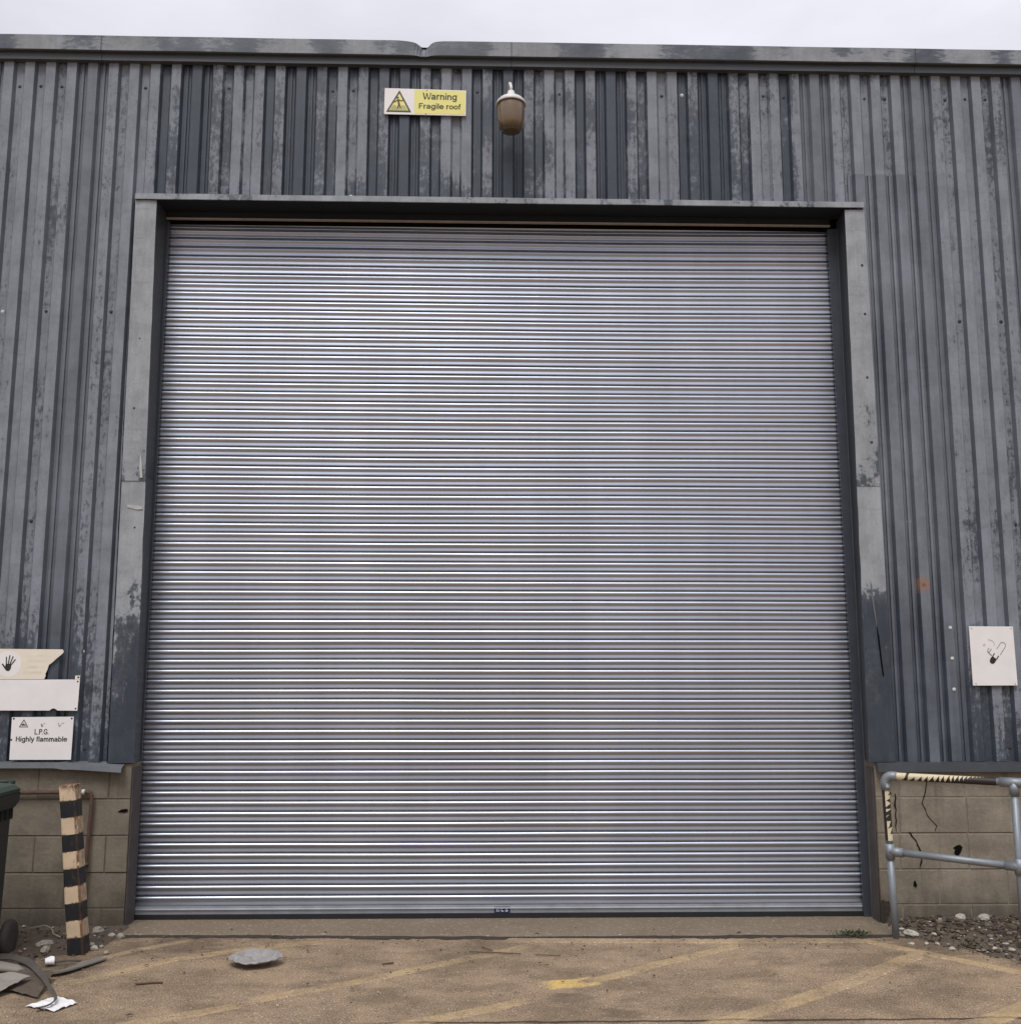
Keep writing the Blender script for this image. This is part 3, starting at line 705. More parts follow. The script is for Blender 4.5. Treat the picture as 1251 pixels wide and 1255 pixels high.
jl=jamb(-1,1.0,2.84,lo,li,lr,M['jamb_low'],.010,'lower left door jamb flashing, scuffed dark and pale')
ju=jamb(-1,2.81,4.762,lo,li,lr,M['jamb_up'],.005,'upper left door jamb flashing with a bent lower end',flare=.022,lip=.005)
kl=jamb(1,1.0,2.82,ro,ri_,rr_,M['jambr_low'],.008,'lower right door jamb flashing, split and scratched')
ku=jamb(1,2.80,4.755,ro,ri_,rr_,M['jamb_up'],.003,'upper right door jamb flashing, evenly chalky',lip=.003)
for z in (4.35,4.0,3.55,3.1): screw(2.49-(z%0.3)*.05,z,ku,-.019,False,.7)
for z in (3.78,3.3): screw(-2.44+rnd.uniform(-.03,.03),z,ju,-.021,False,.7)
for z in (2.5,2.05,1.6,1.2): screw(-2.40,z,jl,-.016,False,.6)
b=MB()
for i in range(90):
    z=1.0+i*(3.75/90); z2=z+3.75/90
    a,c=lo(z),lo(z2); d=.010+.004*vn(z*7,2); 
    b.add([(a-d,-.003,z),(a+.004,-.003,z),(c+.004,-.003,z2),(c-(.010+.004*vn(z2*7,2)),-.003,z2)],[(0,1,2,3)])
b.build('jamb_gap_shade',M['void'],wh)  # flat black strip painted as the shadow gap beside the left jamb
# bare scuff on left jamb and split on the right jamb
b=MB(); b.prism([(-2.455,2.652),(-2.36,2.640),(-2.352,2.622),(-2.39,2.618),(-2.45,2.634)],-.0215,-.0165); own(b.build('scuff',M['rustwhite']),jl)
b=MB(); b.prism([(-2.384,3.0),(-2.378,2.97),(-2.372,2.92),(-2.362,2.83),(-2.378,2.83),(-2.386,2.9)],-.0265,-.021); own(b.build('scuff',M['rustwhite']),ju)
b=MB(); b.prism([(2.455,1.88),(2.468,1.80),(2.478,1.65),(2.487,1.545),(2.479,1.545),(2.466,1.68),(2.458,1.80)],-.0215,-.0175); own(b.build('split',M['void']),kl)
b=MB(); b.prism([(2.430,2.16),(2.436,2.14),(2.458,1.87),(2.455,1.86),(2.430,2.06)],-.0212,-.0175); own(b.build('scuff',M['drip']),kl)
# drip trims over the block base
b=MB(); vs=[]; nx=60
for i in range(nx+1):
    x=-6.0+(i/nx)*(-2.38+6.0) if False else (-6+2.6*i/20 if i<20 else -3.4+(i-20)/40*1.02)
    t=max(0,(x+3.0)/.62); sag=.030*max(0,t-.3)*1.4; out=.03*max(0,t-.35)
    crease=.010*math.exp(-((x+2.74)/.03)**2)
    vs+=[(x,.03,1.012-sag*.2),(x,-.045-out,1.004-sag+crease),(x,-.052-out,.972-sag*.9-crease*.5),(x,-.035-out,.968-sag*.9)]
fs=[(i*4+j,i*4+j+1,(i+1)*4+j+1,(i+1)*4+j) for i in range(nx) for j in range(3)]
b.add(vs,fs); b.build('drip_trim',M['drip'],wh)['label']='bent drip trim hanging loose at its right end'
b=MB(); vs=[]
for i in range(41):
    x=2.405+3.6*i/40; d=.003*vn(x*3,1)
    vs+=[(x,.03,1.000),(x,-.048+d,.994+d),(x,-.054+d,.940),(x,-.036,.937)]
fs=[(i*4+j,i*4+j+1,(i+1)*4+j+1,(i+1)*4+j) for i in range(40) for j in range(3)]
b.add(vs,fs); b.add([vs[0],vs[1],vs[2],vs[3]],[(0,1,2,3)]); b.build('drip_trim',M['dark'],wh)
# ---- roller shutter
b=MB(); prof=[(0,-.012),(.034,-.012),(.055,.001),(.10,.0065),(.17,.0105),(.25,.0128),(.33,.0128),(.42,.0108),(.52,.0072),(.58,.0056),(.64,.0058),(.75,.0070),(.86,.0082),(.93,.0086),(.955,.0072),(.964,.001),(.972,-.012)]
P_=.0655; nl=71; nx=46; X1,X2=-2.352,2.372
vs=[];m=0;z=.082
zt=z+nl*P_
rows=[]
for k in range(nl):
    r0=random.Random(k+77); ti=r0.gauss(0,.013); off=r0.gauss(0,.0005)
    for t,y in prof: rows.append((zt-(k+t)*P_,y,t,ti,off,k))
for (zz,y,t,ti,off,k) in rows:
    for i in range(nx+1):
        x=X1+(X2-X1)*i/nx
        wv=.0016*vn(x*.9,k*.31)+.0007*vn(x*3.1,k*1.7)
        vs.append((x,.222-y-off-(t-.5)*P_*(ti+.018*vn(x*.8,k*.77,5))+wv,zz+.0032*vn(x*.5,k*.10,9.)+.0009*vn(x*1.7,k*.6,4.)-.010*min(1,max(0,(zz-2)/2.6))*math.cos(x*.66)*.8))
q=nx+1
fs=[(j*q+i,(j+1)*q+i,(j+1)*q+i+1,j*q+i+1) for j in range(len(rows)-1) for i in range(nx)]
b.add(vs,fs)
sh=b.build('roller_shutter',M['galv'],wh,smooth=True); sh['label']='closed galvanised roller shutter of many horizontal ribbed slats'
b=MB(); b.box(-2.345,2.36,.202,.226,.0345,.0815); b.add([(-2.334,.190,.064),(2.348,.190,.064),(2.348,.2015,.070),(-2.334,.2015,.070)],[(0,1,2,3)]); b.build('bottom_rail',M['rail_alu'],sh)
b=MB(); b.box(-2.335,2.348,.190,.228,.003,.034); b.build('bottom_seal',M['black'],sh)
def guide(pa,pb,y0,y1,name,mat):
    """upright strip whose x range runs from pa (floor) to pb (head)"""
    b=MB(); (a0,a1),(c0,c1)=pa,pb; z0,z1=0.,4.70
    b.add([(a0,y0,z0),(a1,y0,z0),(a1,y1,z0),(a0,y1,z0),(c0,y0,z1),(c1,y0,z1),(c1,y1,z1),(c0,y1,z1)],[(0,3,2,1),(4,5,6,7),(0,1,5,4),(1,2,6,5),(2,3,7,6),(3,0,4,7)],flat=True)
    return b.build(name,mat,sh)
guide((-2.385,-2.336),(-2.385,-2.340),.176,.200,'guide_rail',M['guide'])
guide((2.350,2.398),(2.322,2.385),.176,.200,'guide_rail',M['guide'])
guide((2.399,2.407),(2.386,2.392),.168,.200,'guide_edge_strip',M['drip'])
pl=MB(); pl.box(-.042,.060,.1995,.2015,.036,.072); po=pl.build('maker_plate',M['plate_blue'],sh); po['label']='small dark blue and white maker plate on the bottom rail'
lettering('M C S',.022,.009,.1990,.043,M['white'],po,bold=.2,sx=1.15)
# steel channels between shutter and block base
b=MB(); b.box(-2.395,-2.352,.14,.30,-.02,.985); b.box(-2.3345,-2.329,.012,.17,-.02,.965); b.build('door_channel',M['steelrust'],wh)
b=MB(); b.box(2.408,2.45,.13,.30,-.02,.985); b.box(2.390,2.3965,.02,.1295,-.02,.96); b.build('door_channel',M['steelrust'],wh)
# ---- concrete block base
def block_wall(xa,xb,edge,seed,label,skip=()):
    """real blocks with recessed mortar; edge = x of the door reveal"""
    pr=random.Random(seed); b=MB()
    zs=[-.102,.118,.331,.553,.776,.999]; j=.007
    for c in range(5):
        z0,z1=zs[c]+j/2,zs[c+1]-j/2
        x=edge; s=1 if xb>xa and edge==xa else -1
        first=True; L=0
        while abs(x-edge)<abs(xb-xa):
            w=.44
            if first: w=.14 if c%2==0 else (.145 if seed==2 and c==3 else .38); first=False
            x1=x+s*w
            a,d=(x,x1) if s>0 else (x1,x)
            if not ((c,L) in skip):
                yj=pr.uniform(-.002,.003)
                b.bbox(a+j/2,d-j/2,yj,.19,z0,z1,.0035,.0015)
            x=x1; L+=1
    o=b.build('block_wall',M['block_dirty' if seed==1 else 'block'],wh); o['label']=label
    m=MB(); m.box(min(xa,xb)+(.006 if edge==xa else 0),max(xa,xb)-(.006 if edge==xb else 0),.0045,.185,-.1,.99); m.build('mortar',M['mortar_dirty' if seed==1 else 'mortar'],o)
    return o
bl=block_wall(-6.0,-2.335,-2.335,1,'stained concrete block base left of the door')
br=block_wall(2.398,6.0,2.398,2,'cracked concrete block base right of the door')
def crackstrip(pts,w,parent,name='crack'):
    b=MB(); P=[]
    for (x0,z0),(x1,z1) in zip(pts[:-1],pts[1:]):
        for t in (0,.25,.5,.75): P.append((x0+(x1-x0)*t+rnd.uniform(-.004,.004),z0+(z1-z0)*t))
    P.append(pts[-1]); n=len(P); vs=[]
    for i,(x,z) in enumerate(P):
        ww=w*rnd.uniform(.35,1.2)*(.3 if i in (0,n-1) else 1)
        for xx in (x-ww,x+ww):
            vs+=[(xx,-.0048,z),(xx,.004,z)]
    fs=[]
    for i in range(n-1):
        a=i*4; c=a+4
        fs+=[(a,a+2,c+2,c),(a+1,c+1,c+3,a+3),(a,c,c+1,a+1),(a+2,a+3,c+3,c+2)]
    b.add(vs,fs); own(b.build(name,M['crack']),parent)
crackstrip([(2.739,.90),(2.731,.85),(2.698,.738),(2.731,.662),(2.78,.601),(2.773,.566)],.0024,br)
crackstrip([(2.600,.566),(2.637,.511),(2.668,.451),(2.673,.395),(2.659,.34)],.0048,br)
crackstrip([(2.525,.80),(2.522,.70),(2.520,.565)],.0045,br)
crackstrip([(2.44,.90),(2.47,.85),(2.50,.80)],.006,br)
def hole(pts,parent):
    b=MB(); b.prism(pts,-.0052,.003); own(b.build('hole',M['void']),parent)
hole([(2.885,.43),(2.893,.455),(2.880,.462),(2.905,.478),(2.925,.482),(2.940,.468),(2.928,.44),(2.915,.42),(2.90,.415)],br)
hole([(2.612,.235),(2.616,.255),(2.622,.265),(2.630,.25),(2.634,.23),(2.622,.224)],br)
hole([(-2.41,.70),(-2.385,.715),(-2.355,.718),(-2.345,.705),(-2.365,.695)],bl)
# broken bottom corner of the right base
b=MB(); b.prism([(2.399,.142),(2.415,.150),(2.43,.137),(2.447,.141),(2.458,.125),(2.452,.108),(2.463,.092),(2.447,.075),(2.449,.058),(2.431,.048),(2.433,.03),(2.418,.018),(2.414,.0),(2.399,-.0)],-.0052,.003); own(b.build('broken_corner',M['cavity']),br)

# ------------------------------------------------------------------ signs
YS=-.016
def screws_on(o,pts,y,m=None,s=.55):
    for x,z in pts: 
        k=bpy.data.objects.new('screw',SM if m is None else SMB); k.location=(x,y,z); k.scale=(s,s,s); COL.objects.link(k); own(k,o)
# warning sign
ws=tag(empty('warning_sign',(-.545,YS,5.42)),'rectangular white and yellow "Warning Fragile roof" sign beside the lamp above the shutter','sign')
own_=lambda b,name,mat,p: own(b.build(name,mat),p)
b=MB(); b.prism([(-.831,5.424),(-.260,5.419),(-.259,5.609),(-.829,5.619)],YS-.001,YS+.004); own_(b,'sign_plate',M['white'],ws)
b=MB(); b.prism([(-.622,5.430),(-.266,5.427),(-.265,5.603),(-.621,5.609)],YS-.0018,YS-.0011); own_(b,'yellow_panel',M['yellow'],ws)
lettering('Warning',.050,-.442,YS-.0026,5.536,M['ink_brown'],ws,bold=.155,sx=1.16,rot=R(.7))
lettering('Fragile roof',.041,-.444,YS-.0026,5.466,M['ink_brown'],ws,bold=.16,sx=1.26,rot=R(.7))
b=MB(); b.prism([(-.817,5.440),(-.641,5.438),(-.726,5.604)],YS-.0020,YS-.0011); own_(b,'pictogram_border',M['ink_brown'],ws)
b=MB(); b.prism([(-.797,5.452),(-.661,5.450),(-.726,5.579)],YS-.0026,YS-.0021); own_(b,'pictogram_field',M['yellow'],ws)
b=MB(); y0,y1=YS-.0032,YS-.0027
b.prism([(-.790,5.455),(-.668,5.453),(-.688,5.488),(-.708,5.492),(-.716,5.476),(-.744,5.478),(-.752,5.493),(-.772,5.490)],y0,y1)
own_(b,'pictogram_roof',M['ink_olive'],ws)
b=MB(); y0,y1=YS-.0037,YS-.0033
LC=[0]
def limb(b,a,c,w,y0,y1):
    LC[0]=(LC[0]+1)%8; y0=y0-LC[0]*.00006
    d=Vector((c[0]-a[0],c[1]-a[1])); nn=Vector((-d.y,d.x)).normalized()*w/2
    b.prism([(a[0]-nn.x,a[1]-nn.y),(c[0]-nn.x,c[1]-nn.y),(c[0]+nn.x,c[1]+nn.y),(a[0]+nn.x,a[1]+nn.y)],y0,y1)
limb(b,(-.735,5.535),(-.728,5.500),.013,y0,y1); limb(b,(-.728,5.50),(-.737,5.465),.009,y0,y1); limb(b,(-.728,5.503),(-.715,5.468),.009,y0,y1)
limb(b,(-.733,5.533),(-.760,5.512),.007,y0,y1); limb(b,(-.760,5.512),(-.770,5.522),.006,y0,y1); limb(b,(-.733,5.533),(-.708,5.520),.007,y0,y1); limb(b,(-.708,5.520),(-.700,5.534),.006,y0,y1)
b.prism([(-.738+.0085*math.cos(a*.7854),5.5465+.0085*math.sin(a*.7854)) for a in range(8)],y0,y1)
own_(b,'pictogram_figure',M['ink_brown'],ws)
screws_on(ws,[(-.535,5.604),(-.54,5.430)],YS-.001,s=.4)
# torn sign with hand
ts=tag(empty('torn_sign',(-3.1,YS,1.52)),'torn cream sign with a black hand mark above the blank white sign','sign')
edge=[(-2.917,1.523),(-2.909,1.541),(-2.911,1.556),(-2.900,1.583),(-2.893,1.612),(-2.870,1.630),(-2.845,1.655),(-2.82,1.676),(-2.806,1.690),(-2.805,1.700),(-2.813,1.711)]
b=MB(); b.prism([(-3.42,1.520)]+edge+[(-3.42,1.716)],YS-.001,YS+.003); own_(b,'sign_plate',M['cream'],ts)
b=MB(); b.prism([(-3.150+.083*math.cos(a*.2618),1.617+.083*math.sin(a*.2618)) for a in range(24)],YS-.0016,YS-.0011); own_(b,'white_disc',M['white'],ts)
FP=plain('sign_ghost_print',(.74,.655,.525),.5)
for zz_,xe in ((1.675,-2.87),(1.638,-2.90),(1.60,-2.92),(1.565,-2.935)):
    b=MB(); b.prism([(-3.05,zz_-.007),(xe,zz_-.007),(xe,zz_+.007),(-3.05,zz_+.007)],YS-.0014,YS-.0011); own_(b,'faded_print',FP,ts)
b=MB(); y0,y1=YS-.0024,YS-.0017
cxh,czh=-3.148,1.598
hv0=len(b.v)
b.prism([(cxh-.022,czh+.020),(cxh-.027,czh-.005),(cxh-.018,czh-.030),(cxh-.004,czh-.036),(cxh+.012,czh-.034),(cxh+.024,czh-.014),(cxh+.026,czh+.010),(cxh+.020,czh+.024)],y0,y1)
for a,l,ox in ((100,.070,-.016),(88,.082,-.003),(76,.078,.010),(58,.062,.020)):
    limb(b,(cxh+ox,czh+.010),(cxh+ox+l*math.cos(R(a-6)),czh+.008+l*math.sin(R(a-6))),.0095,y0,y1)
limb(b,(cxh-.018,czh-.02),(cxh-.052,czh+.022),.012,y0,y1)
b.v=[(cxh+(x-cxh)*.74,y,1.617+(z-1.617)*.80) for x,y,z in b.v]
own_(b,'hand_mark',M['ink'],ts)
# blank sign
bs=tag(empty('blank_sign',(-3.0,YS,1.33)),'blank white sign with a bite out of its lower edge below the torn sign','sign')
b=MB(); b.prism([(-3.42,1.327),(-2.868,1.326),(-2.862,1.333),(-2.850,1.339),(-2.838,1.339),(-2.826,1.332),(-2.820,1.326),(-2.694,1.325),(-2.690,1.521),(-3.42,1.518)],YS-.003,YS+.001); own_(b,'sign_plate',M['white'],bs)
screws_on(bs,[(-2.703,1.508),(-2.706,1.338)],YS-.003,s=.4)
b=MB(); b.prism([(-2.722,1.5225),(-2.692,1.5225),(-2.692,1.545),(-2.722,1.545)],YS+.000,YS+.003)
rp=tag(b.build('sign_remnant',M['cream']),'small leftover corner of a broken sign above the blank white sign','sign remnant')
screws_on(rp,[(-2.702,1.534)],YS-.000,s=.45)
b=MB(); pth=[(-2.704,.0,1.700),(-2.704,-.012,1.707),(-2.694,-.018,1.711),(-2.686,-.018,1.702),(-2.688,-.016,1.690),(-2.694,-.014,1.682)]; b.tube(pth,.0045,8); 
b.v=[(x,y+.028,z) for x,y,z in b.v]
tag(b.build('wall_hook',M['bright_screw'],smooth=True),'tiny pale hook on the corrugated sheet right of the torn sign','hook')
# gas sign
ls=tag(empty('gas_sign',(-2.9,YS,1.03)),'white "L.P.G. Highly flammable" sign below the blank white sign','sign')
b=MB(); b.prism([(-3.095,1.022),(-2.712,1.022),(-2.710,1.288),(-3.097,1.285)],YS-.012,YS-.008); own_(b,'sign_plate',M['white'],ls)
yl=YS-.0130
lettering('L.P.G.',.034,-2.905,yl,1.178,M['ink'],ls,bold=.15,sx=.93)
lettering('Highly flammable',.032,-2.904,yl,1.134,M['ink'],ls,bold=.15,sx=1.19)
b=MB()
def tri(b,c,s,w,y0,y1):
    P=[(c[0]-s,c[1]),(c[0]+s,c[1]),(c[0],c[1]+s*1.7)]
    for a,d in zip(P,P[1:]+P[:1]): limb(b,a,d,w,y0,y1)
tri(b,(-3.020,1.225),.026,.004,yl,yl+.0007)
b.prism([(-3.034,1.233),(-3.006,1.233),(-3.010,1.243),(-3.016,1.238),(-3.019,1.252),(-3.024,1.241),(-3.030,1.245)],yl,yl+.0007)
own_(b,'flame_symbol',M['ink'],ls)
b=MB(); limb(b,(-2.912,1.245),(-2.900,1.228),.006,yl,yl+.0007); b.prism([(-2.913,1.232),(-2.906,1.224),(-2.900,1.229),(-2.906,1.238)],yl,yl+.0007); limb(b,(-2.9,1.24),(-2.886,1.25),.003,yl,yl+.0007)
own_(b,'faded_symbol',M['ink_faded'],ls); b=MB()
limb(b,(-2.804,1.25),(-2.797,1.228),.005,yl,yl+.0007); limb(b,(-2.797,1.228),(-2.788,1.236),.005,yl,yl+.0007); limb(b,(-2.785,1.243),(-2.768,1.252),.003,yl,yl+.0007)
own_(b,'faded_symbol',M['ink_faded'],ls)
screws_on(ls,[(-3.085,1.276),(-2.722,1.277),(-3.091,1.145)],YS-.012,s=.45)
# no smoking sign, faded
ns=tag(empty('smoking_sign',(3.21,YS,1.487)),'white portrait sign with a faded black cigarette symbol, right of the door','sign')
b=MB(); b.prism([(3.068,1.485),(3.362,1.486),(3.358,1.868),(3.066,1.869)],YS-.004,YS+.0); own_(b,'sign_plate',M['white'],ns)
y0,y1=YS-.0052,YS-.0045
ox,oz=3.215,1.655
u=Vector((.574,.819)); v=Vector((-.819,.574))
def q(a,c): p=Vector((ox,oz))+u*a+v*c; return (p.x,p.y)
b=MB(); b.prism([q(-.028,-.014),q(-.034,0),q(-.028,.014),q(-.010,.020),q(.012,.018),q(.012,-.018),q(-.014,-.018)],y0,y1)
limb(b,q(.010,-.016),q(.038,-.016),.006,y0,y1); limb(b,q(.010,.014),q(.036,.016),.006,y0,y1)
own_(b,'symbol_ink',M['ink'],ns)
b=MB()
limb(b,q(.048,-.021),q(.118,-.021),.004,y0,y1); limb(b,q(.068,.018),q(.124,.016),.004,y0,y1); limb(b,q(.118,-.021),q(.133,-.008),.004,y0,y1); limb(b,q(.133,-.008),q(.124,.016),.004,y0,y1)
own_(b,'faded_outline',M['ink_faded'],ns); b=MB()
limb(b,(3.203,1.678),(3.178,1.705),.008,y0,y1); limb(b,(3.178,1.705),(3.184,1.722),.005,y0,y1); limb(b,(3.188,1.700),(3.205,1.722),.005,y0,y1); limb(b,(3.184,1.722),(3.192,1.728),.004,y0,y1)
own_(b,'faded_symbol',M['ink_faded'],ns)
b=MB(); pa=[(3.190+.036*math.cos(R(a)),1.752+.030*math.sin(R(a))) for a in range(-20,110,13)]
for a,c in zip(pa[:-1],pa[1:]): limb(b,a,c,.004,y0,y1)
PI_=plain('sign_pale_ink',(.5,.46,.45),.5); own_(b,'smoke_mark',PI_,ns); b=MB()
b.prism([(3.150,1.745),(3.158,1.757),(3.168,1.750),(3.158,1.740)],y0,y1)
own_(b,'ink_spot',PI_,ns)
screws_on(ns,[(3.082,1.857),(3.345,1.857),(3.088,1.498),(3.347,1.498)],YS-.004,m=1,s=.5)

# ------------------------------------------------------------------ lamp
lp=tag(empty('wall_lamp',(.051,0,5.54)),'old lamp with white cap and dirty brown glass above the shutter','lamp')
cx_,cy_=.051,-.24
b=MB(); b.lathe([(.012,5.478),(.022,5.474),(.027,5.455),(.034,5.440),(.052,5.430),(.080,5.412),(.098,5.392),(.103,5.374),(.099,5.370),(.094,5.376),(.07,5.39),(.001,5.395)][::-1],(cx_,cy_,0),36); own(b.build('cap',M['lamp_cap'],smooth=True),lp)
b=MB(); b.lathe([(.088,5.384),(.0925,5.352),(.0935,5.31),(.091,5.265),(.086,5.232),(.078,5.203),(.066,5.188),(.040,5.183),(.001,5.181)][::-1],(cx_,cy_,0),36); own(b.build('glass',M['glass'],smooth=True),lp)
b=MB(); b.tube([(cx_,cy_,5.47),(cx_,cy_,5.505),(cx_-.004,cy_+.012,5.535),(cx_-.008,cy_+.04,5.556),(cx_-.010,cy_+.08,5.562),(cx_-.010,cy_+.16,5.555),(cx_-.010,.0,5.548),(cx_-.01,.034,5.548)],.0105,12); own(b.build('bracket',M['lamp_cap'],smooth=True),lp)
b=MB(); b.box(cx_-.04,cx_+.02,.005,.03,5.515,5.585); own(b.build('wall_plate',M['dark']),lp)

# ------------------------------------------------------------------ bollard
bo=MB(); h=.935; s_=.0475; c_=.010
ring=[(-s_+c_,-s_),(s_-c_,-s_),(s_-c_*.3,-s_+c_*.3),(s_,-s_+c_),(s_,s_-c_),(s_-c_,s_),(-s_+c_,s_),(-s_,s_-c_),(-s_,-s_+c_),(-s_+c_*.3,-s_+c_*.3)]
n=len(ring); zz=[-.05+i*(h+.05)/60 for i in range(61)]; vs=[]
for z in zz:
    for x,y in ring: vs.append((x+.0015*vn(z*5,x*9,y),y,z))
fs=[(i*n+k,i*n+(k+1)%n,(i+1)*n+(k+1)%n,(i+1)*n+k) for i in range(60) for k in range(n)]+[[60*n+k for k in range(n)]]
bo.add(vs,fs)
o=bo.build('bollard',M['bollard']); o.location=(-2.396,-.55,0); o.rotation_euler=(0,R(-6.6),0)
tag(o,'leaning square steel bollard with rusty cream and black bands by the block wall','bollard')

# ------------------------------------------------------------------ rusty pipe on the wall
rp=tag(empty('wall_pipe',(-2.6,-.03,.05)),'thin rusty pipe running along the block wall behind the bollard and turning down','pipe')
b=MB(); b.tube([(-3.9,-.03,.822),(-3.2,-.03,.820),(-2.80,-.03,.823),(-2.60,-.03,.824),(-2.578,-.03,.819),(-2.567,-.03,.80),(-2.568,-.03,.68),(-2.576,-.035,.386),(-2.586,-.04,.10)],.0125,10); own(b.build('tube',M['rusty'],smooth=True),rp)
b=MB(); b.tube([(-2.668,-.03,.825),(-2.642,-.03,.825)],.021,12); b.tube([(-2.628,-.03,.825),(-2.61,-.03,.825)],.0165,12); own(b.build('coupling',M['bright_screw'],smooth=True),rp)
b=MB(); b.tube([(-2.578,-.034,.402),(-2.5785,-.034,.375)],.019,12); own(b.build('joint',M['rusty'],smooth=True),rp)

# ------------------------------------------------------------------ wheelie bin
bn=tag(empty('wheelie_bin',(-3.05,-.9,0)),'dark wheelie bin with green lid at the left edge of the photo','bin')
b=MB()
lv=[(.06,-3.27,-2.808,-1.12,-.625),(.12,-3.275,-2.805,-1.13,-.62),(.80,-3.33,-2.79,-1.19,-.615),(.86,-3.335,-2.785,-1.20,-.61)]
def rring(x0,x1,y0,y1,r=.035):
    out=[]
    for cx,cy,a0 in ((x1-r,y0+r,-90),(x1-r,y1-r,0),(x0+r,y1-r,90),(x0+r,y0+r,180)):
        for k in range(5): a=R(a0+k*22.5); out.append((cx+r*math.cos(a),cy+r*math.sin(a)))
    return out
def loft(b,lv,cap=True,r=.035):
    rs=[[(x,y,z) for x,y in rring(x0,x1,y0,y1,r)] for z,x0,x1,y0,y1 in lv]; n=len(rs[0]); vs=sum(rs,[])
    fs=[(i*n+k,i*n+(k+1)%n,(i+1)*n+(k+1)%n,(i+1)*n+k) for i in range(len(rs)-1) for k in range(n)]
    if cap: fs+=[list(range(n-1,-1,-1)),[(len(rs)-1)*n+k for k in range(n)]]
    b.add(vs,fs)
loft(b,lv); own(b.build('body',M['bin'],smooth=False),bn)
b=MB(); loft(b,[(.815,-3.35,-2.772,-1.22,-.605),(.845,-3.365,-2.758,-1.24,-.59),(.895,-3.365,-2.755,-1.24,-.585),(.897,-3.35,-2.77,-1.23,-.60)])
for k in range(9): b.box(-2.788,-2.768,-1.15+k*.06,-1.142+k*.06,.755,.816)
for k in range(9): b.box(-3.3+k*.055,-3.29+k*.055,-.612,-.598,.765,.816)
own(b.build('rim',M['bin']),bn)
b=MB(); loft(b,[(.898,-3.362,-2.757,-1.24,-.585),(.918,-3.36,-2.757,-1.24,-.585),(.940,-3.34,-2.785,-1.20,-.60),(.955,-3.28,-2.85,-1.12,-.66)],r=.04); ld=own(b.build('lid',M['lid'],smooth=False),bn)
b=MB(); b.tube([(-3.30,-.565,.945),(-3.0,-.560,.950),(-2.815,-.565,.945)],.012,10); b.tube([(-2.83,-.62,.925),(-2.83,-.565,.945)],.012,8); b.tube([(-3.1,-.62,.925),(-3.1,-.565,.945)],.012,8)
h_=b.build('handle',M['lid'],smooth=True); own(h_,bn)
for x in (-2.785,-3.325):
    b=MB(); pr=[(.001,-.030),(.045,-.030),(.075,-.032),(.092,-.022),(.097,-.008),(.097,.008),(.092,.022),(.075,.032),(.045,.030),(.001,.030)]
    b.lathe(pr,(0,0,0),28); b.v=[(x+z*.75,-.575+xx,.095+yy) for xx,yy,z in b.v]; own(b.build('wheel',M['tyre'],smooth=True),bn)
b=MB(); b.tube([(-3.34,-.575,.095),(-2.77,-.575,.095)],.012,10); own(b.build('axle',M['rusty'],smooth=True),bn)

# ------------------------------------------------------------------ handrail
hr=tag(empty('handrail',(2.358,-.325,0)),'galvanised pipe handrail with torn black and cream tape in front of the right block wall','handrail')
A=Vector((2.358,-.325,0)); B=Vector((2.945,-.70,0)); dirv=(B-A).normalized(); A0=A+Vector((-.024,0,0))
up=lambda p,z:Vector((p.x,p.y,z))
top0,top1=.945,.945; E_=A+dirv*2.1
lean=lambda z:Vector((-.02*z/.95,0,0))
r_=.0212
def hp(b,name,mat): return own(b.build(name,mat,smooth=True),hr)
b=MB(); b.tube([A+Vector((0,0,-.05)),up(A,.52)+lean(.5)],r_,18); hp(b,'post',M['pipe'])
b=MB(); b.tube([up(A,.50)+lean(.5),up(A,.70)+lean(.7),up(A,.90)+lean(.9)],r_,18); hp(b,'post',M['pipe'])
b=MB(); b.tube([up(A,.565+i*.0125)+lean(.56+i*.0125) for i in range(25)],r_+.0012,24,cap=False,uvs=True); hp(b,'tape',M['tape_post'])
el=[up(A,.862)+lean(.87),up(A,.905)+lean(.9)]
for a in range(0,91,15):
    c=up(A,.905)+lean(.9)+dirv*.042; el.append(c-dirv*.042*math.cos(R(a))+Vector((0,0,.042*math.sin(R(a)))))
el.append(el[-1]+dirv*.03)
b=MB(); b.tube(el,.0278,18); hp(b,'elbow',M['pipe'])
t0=el[-1]; L_=(up(B,t0.z)-t0).length
b=MB(); b.tube([t0-dirv*.02,t0+dirv*(L_-.02)],r_,18); hp(b,'top_rail',M['pipe'])
b=MB(); b.tube([t0+dirv*(L_-.09)*i/40 for i in range(41)],r_+.0012,24,cap=False,uvs=True); hp(b,'tape',M['tape'])
T=t0+dirv*L_
b=MB(); b.tube([T-dirv*.075,T+dirv*.075],.0278,18); b.tube([T,T-Vector((0,0,.07))],.0278,18); hp(b,'tee',M['pipe'])
b=MB(); b.tube([Vector((T.x,T.y,-.05)),T],r_,18); hp(b,'post',M['pipe'])
b=MB(); b.tube([T,T+dirv*1.1],r_,18); hp(b,'top_rail',M['pipe'])
mA=up(A,.50)+lean(.5); mB=Vector((T.x,T.y,.48))
md=(mB-mA).normalized()
b=MB(); b.tube([mA,mB],r_,18); hp(b,'middle_rail',M['pipe'])
b=MB(); b.tube([mA-Vector((0,0,.045)),mA+Vector((0,0,.045))],.0278,18); b.tube([mA,mA+md*.075],.0278,18); hp(b,'tee',M['pipe'])
b=MB(); b.tube([mB-Vector((0,0,.045)),mB+Vector((0,0,.045))],.0278,18); b.tube([mB-md*.075,mB+md*.075],.0278,18); hp(b,'cross',M['pipe'])
b=MB(); b.tube([mB,mB+md*1.1],r_,18); hp(b,'middle_rail',M['pipe'])
F_=T+dirv*1.12
b=MB(); b.tube([Vector((F_.x,F_.y,-.05)),F_],r_,18); hp(b,'post',M['pipe'])

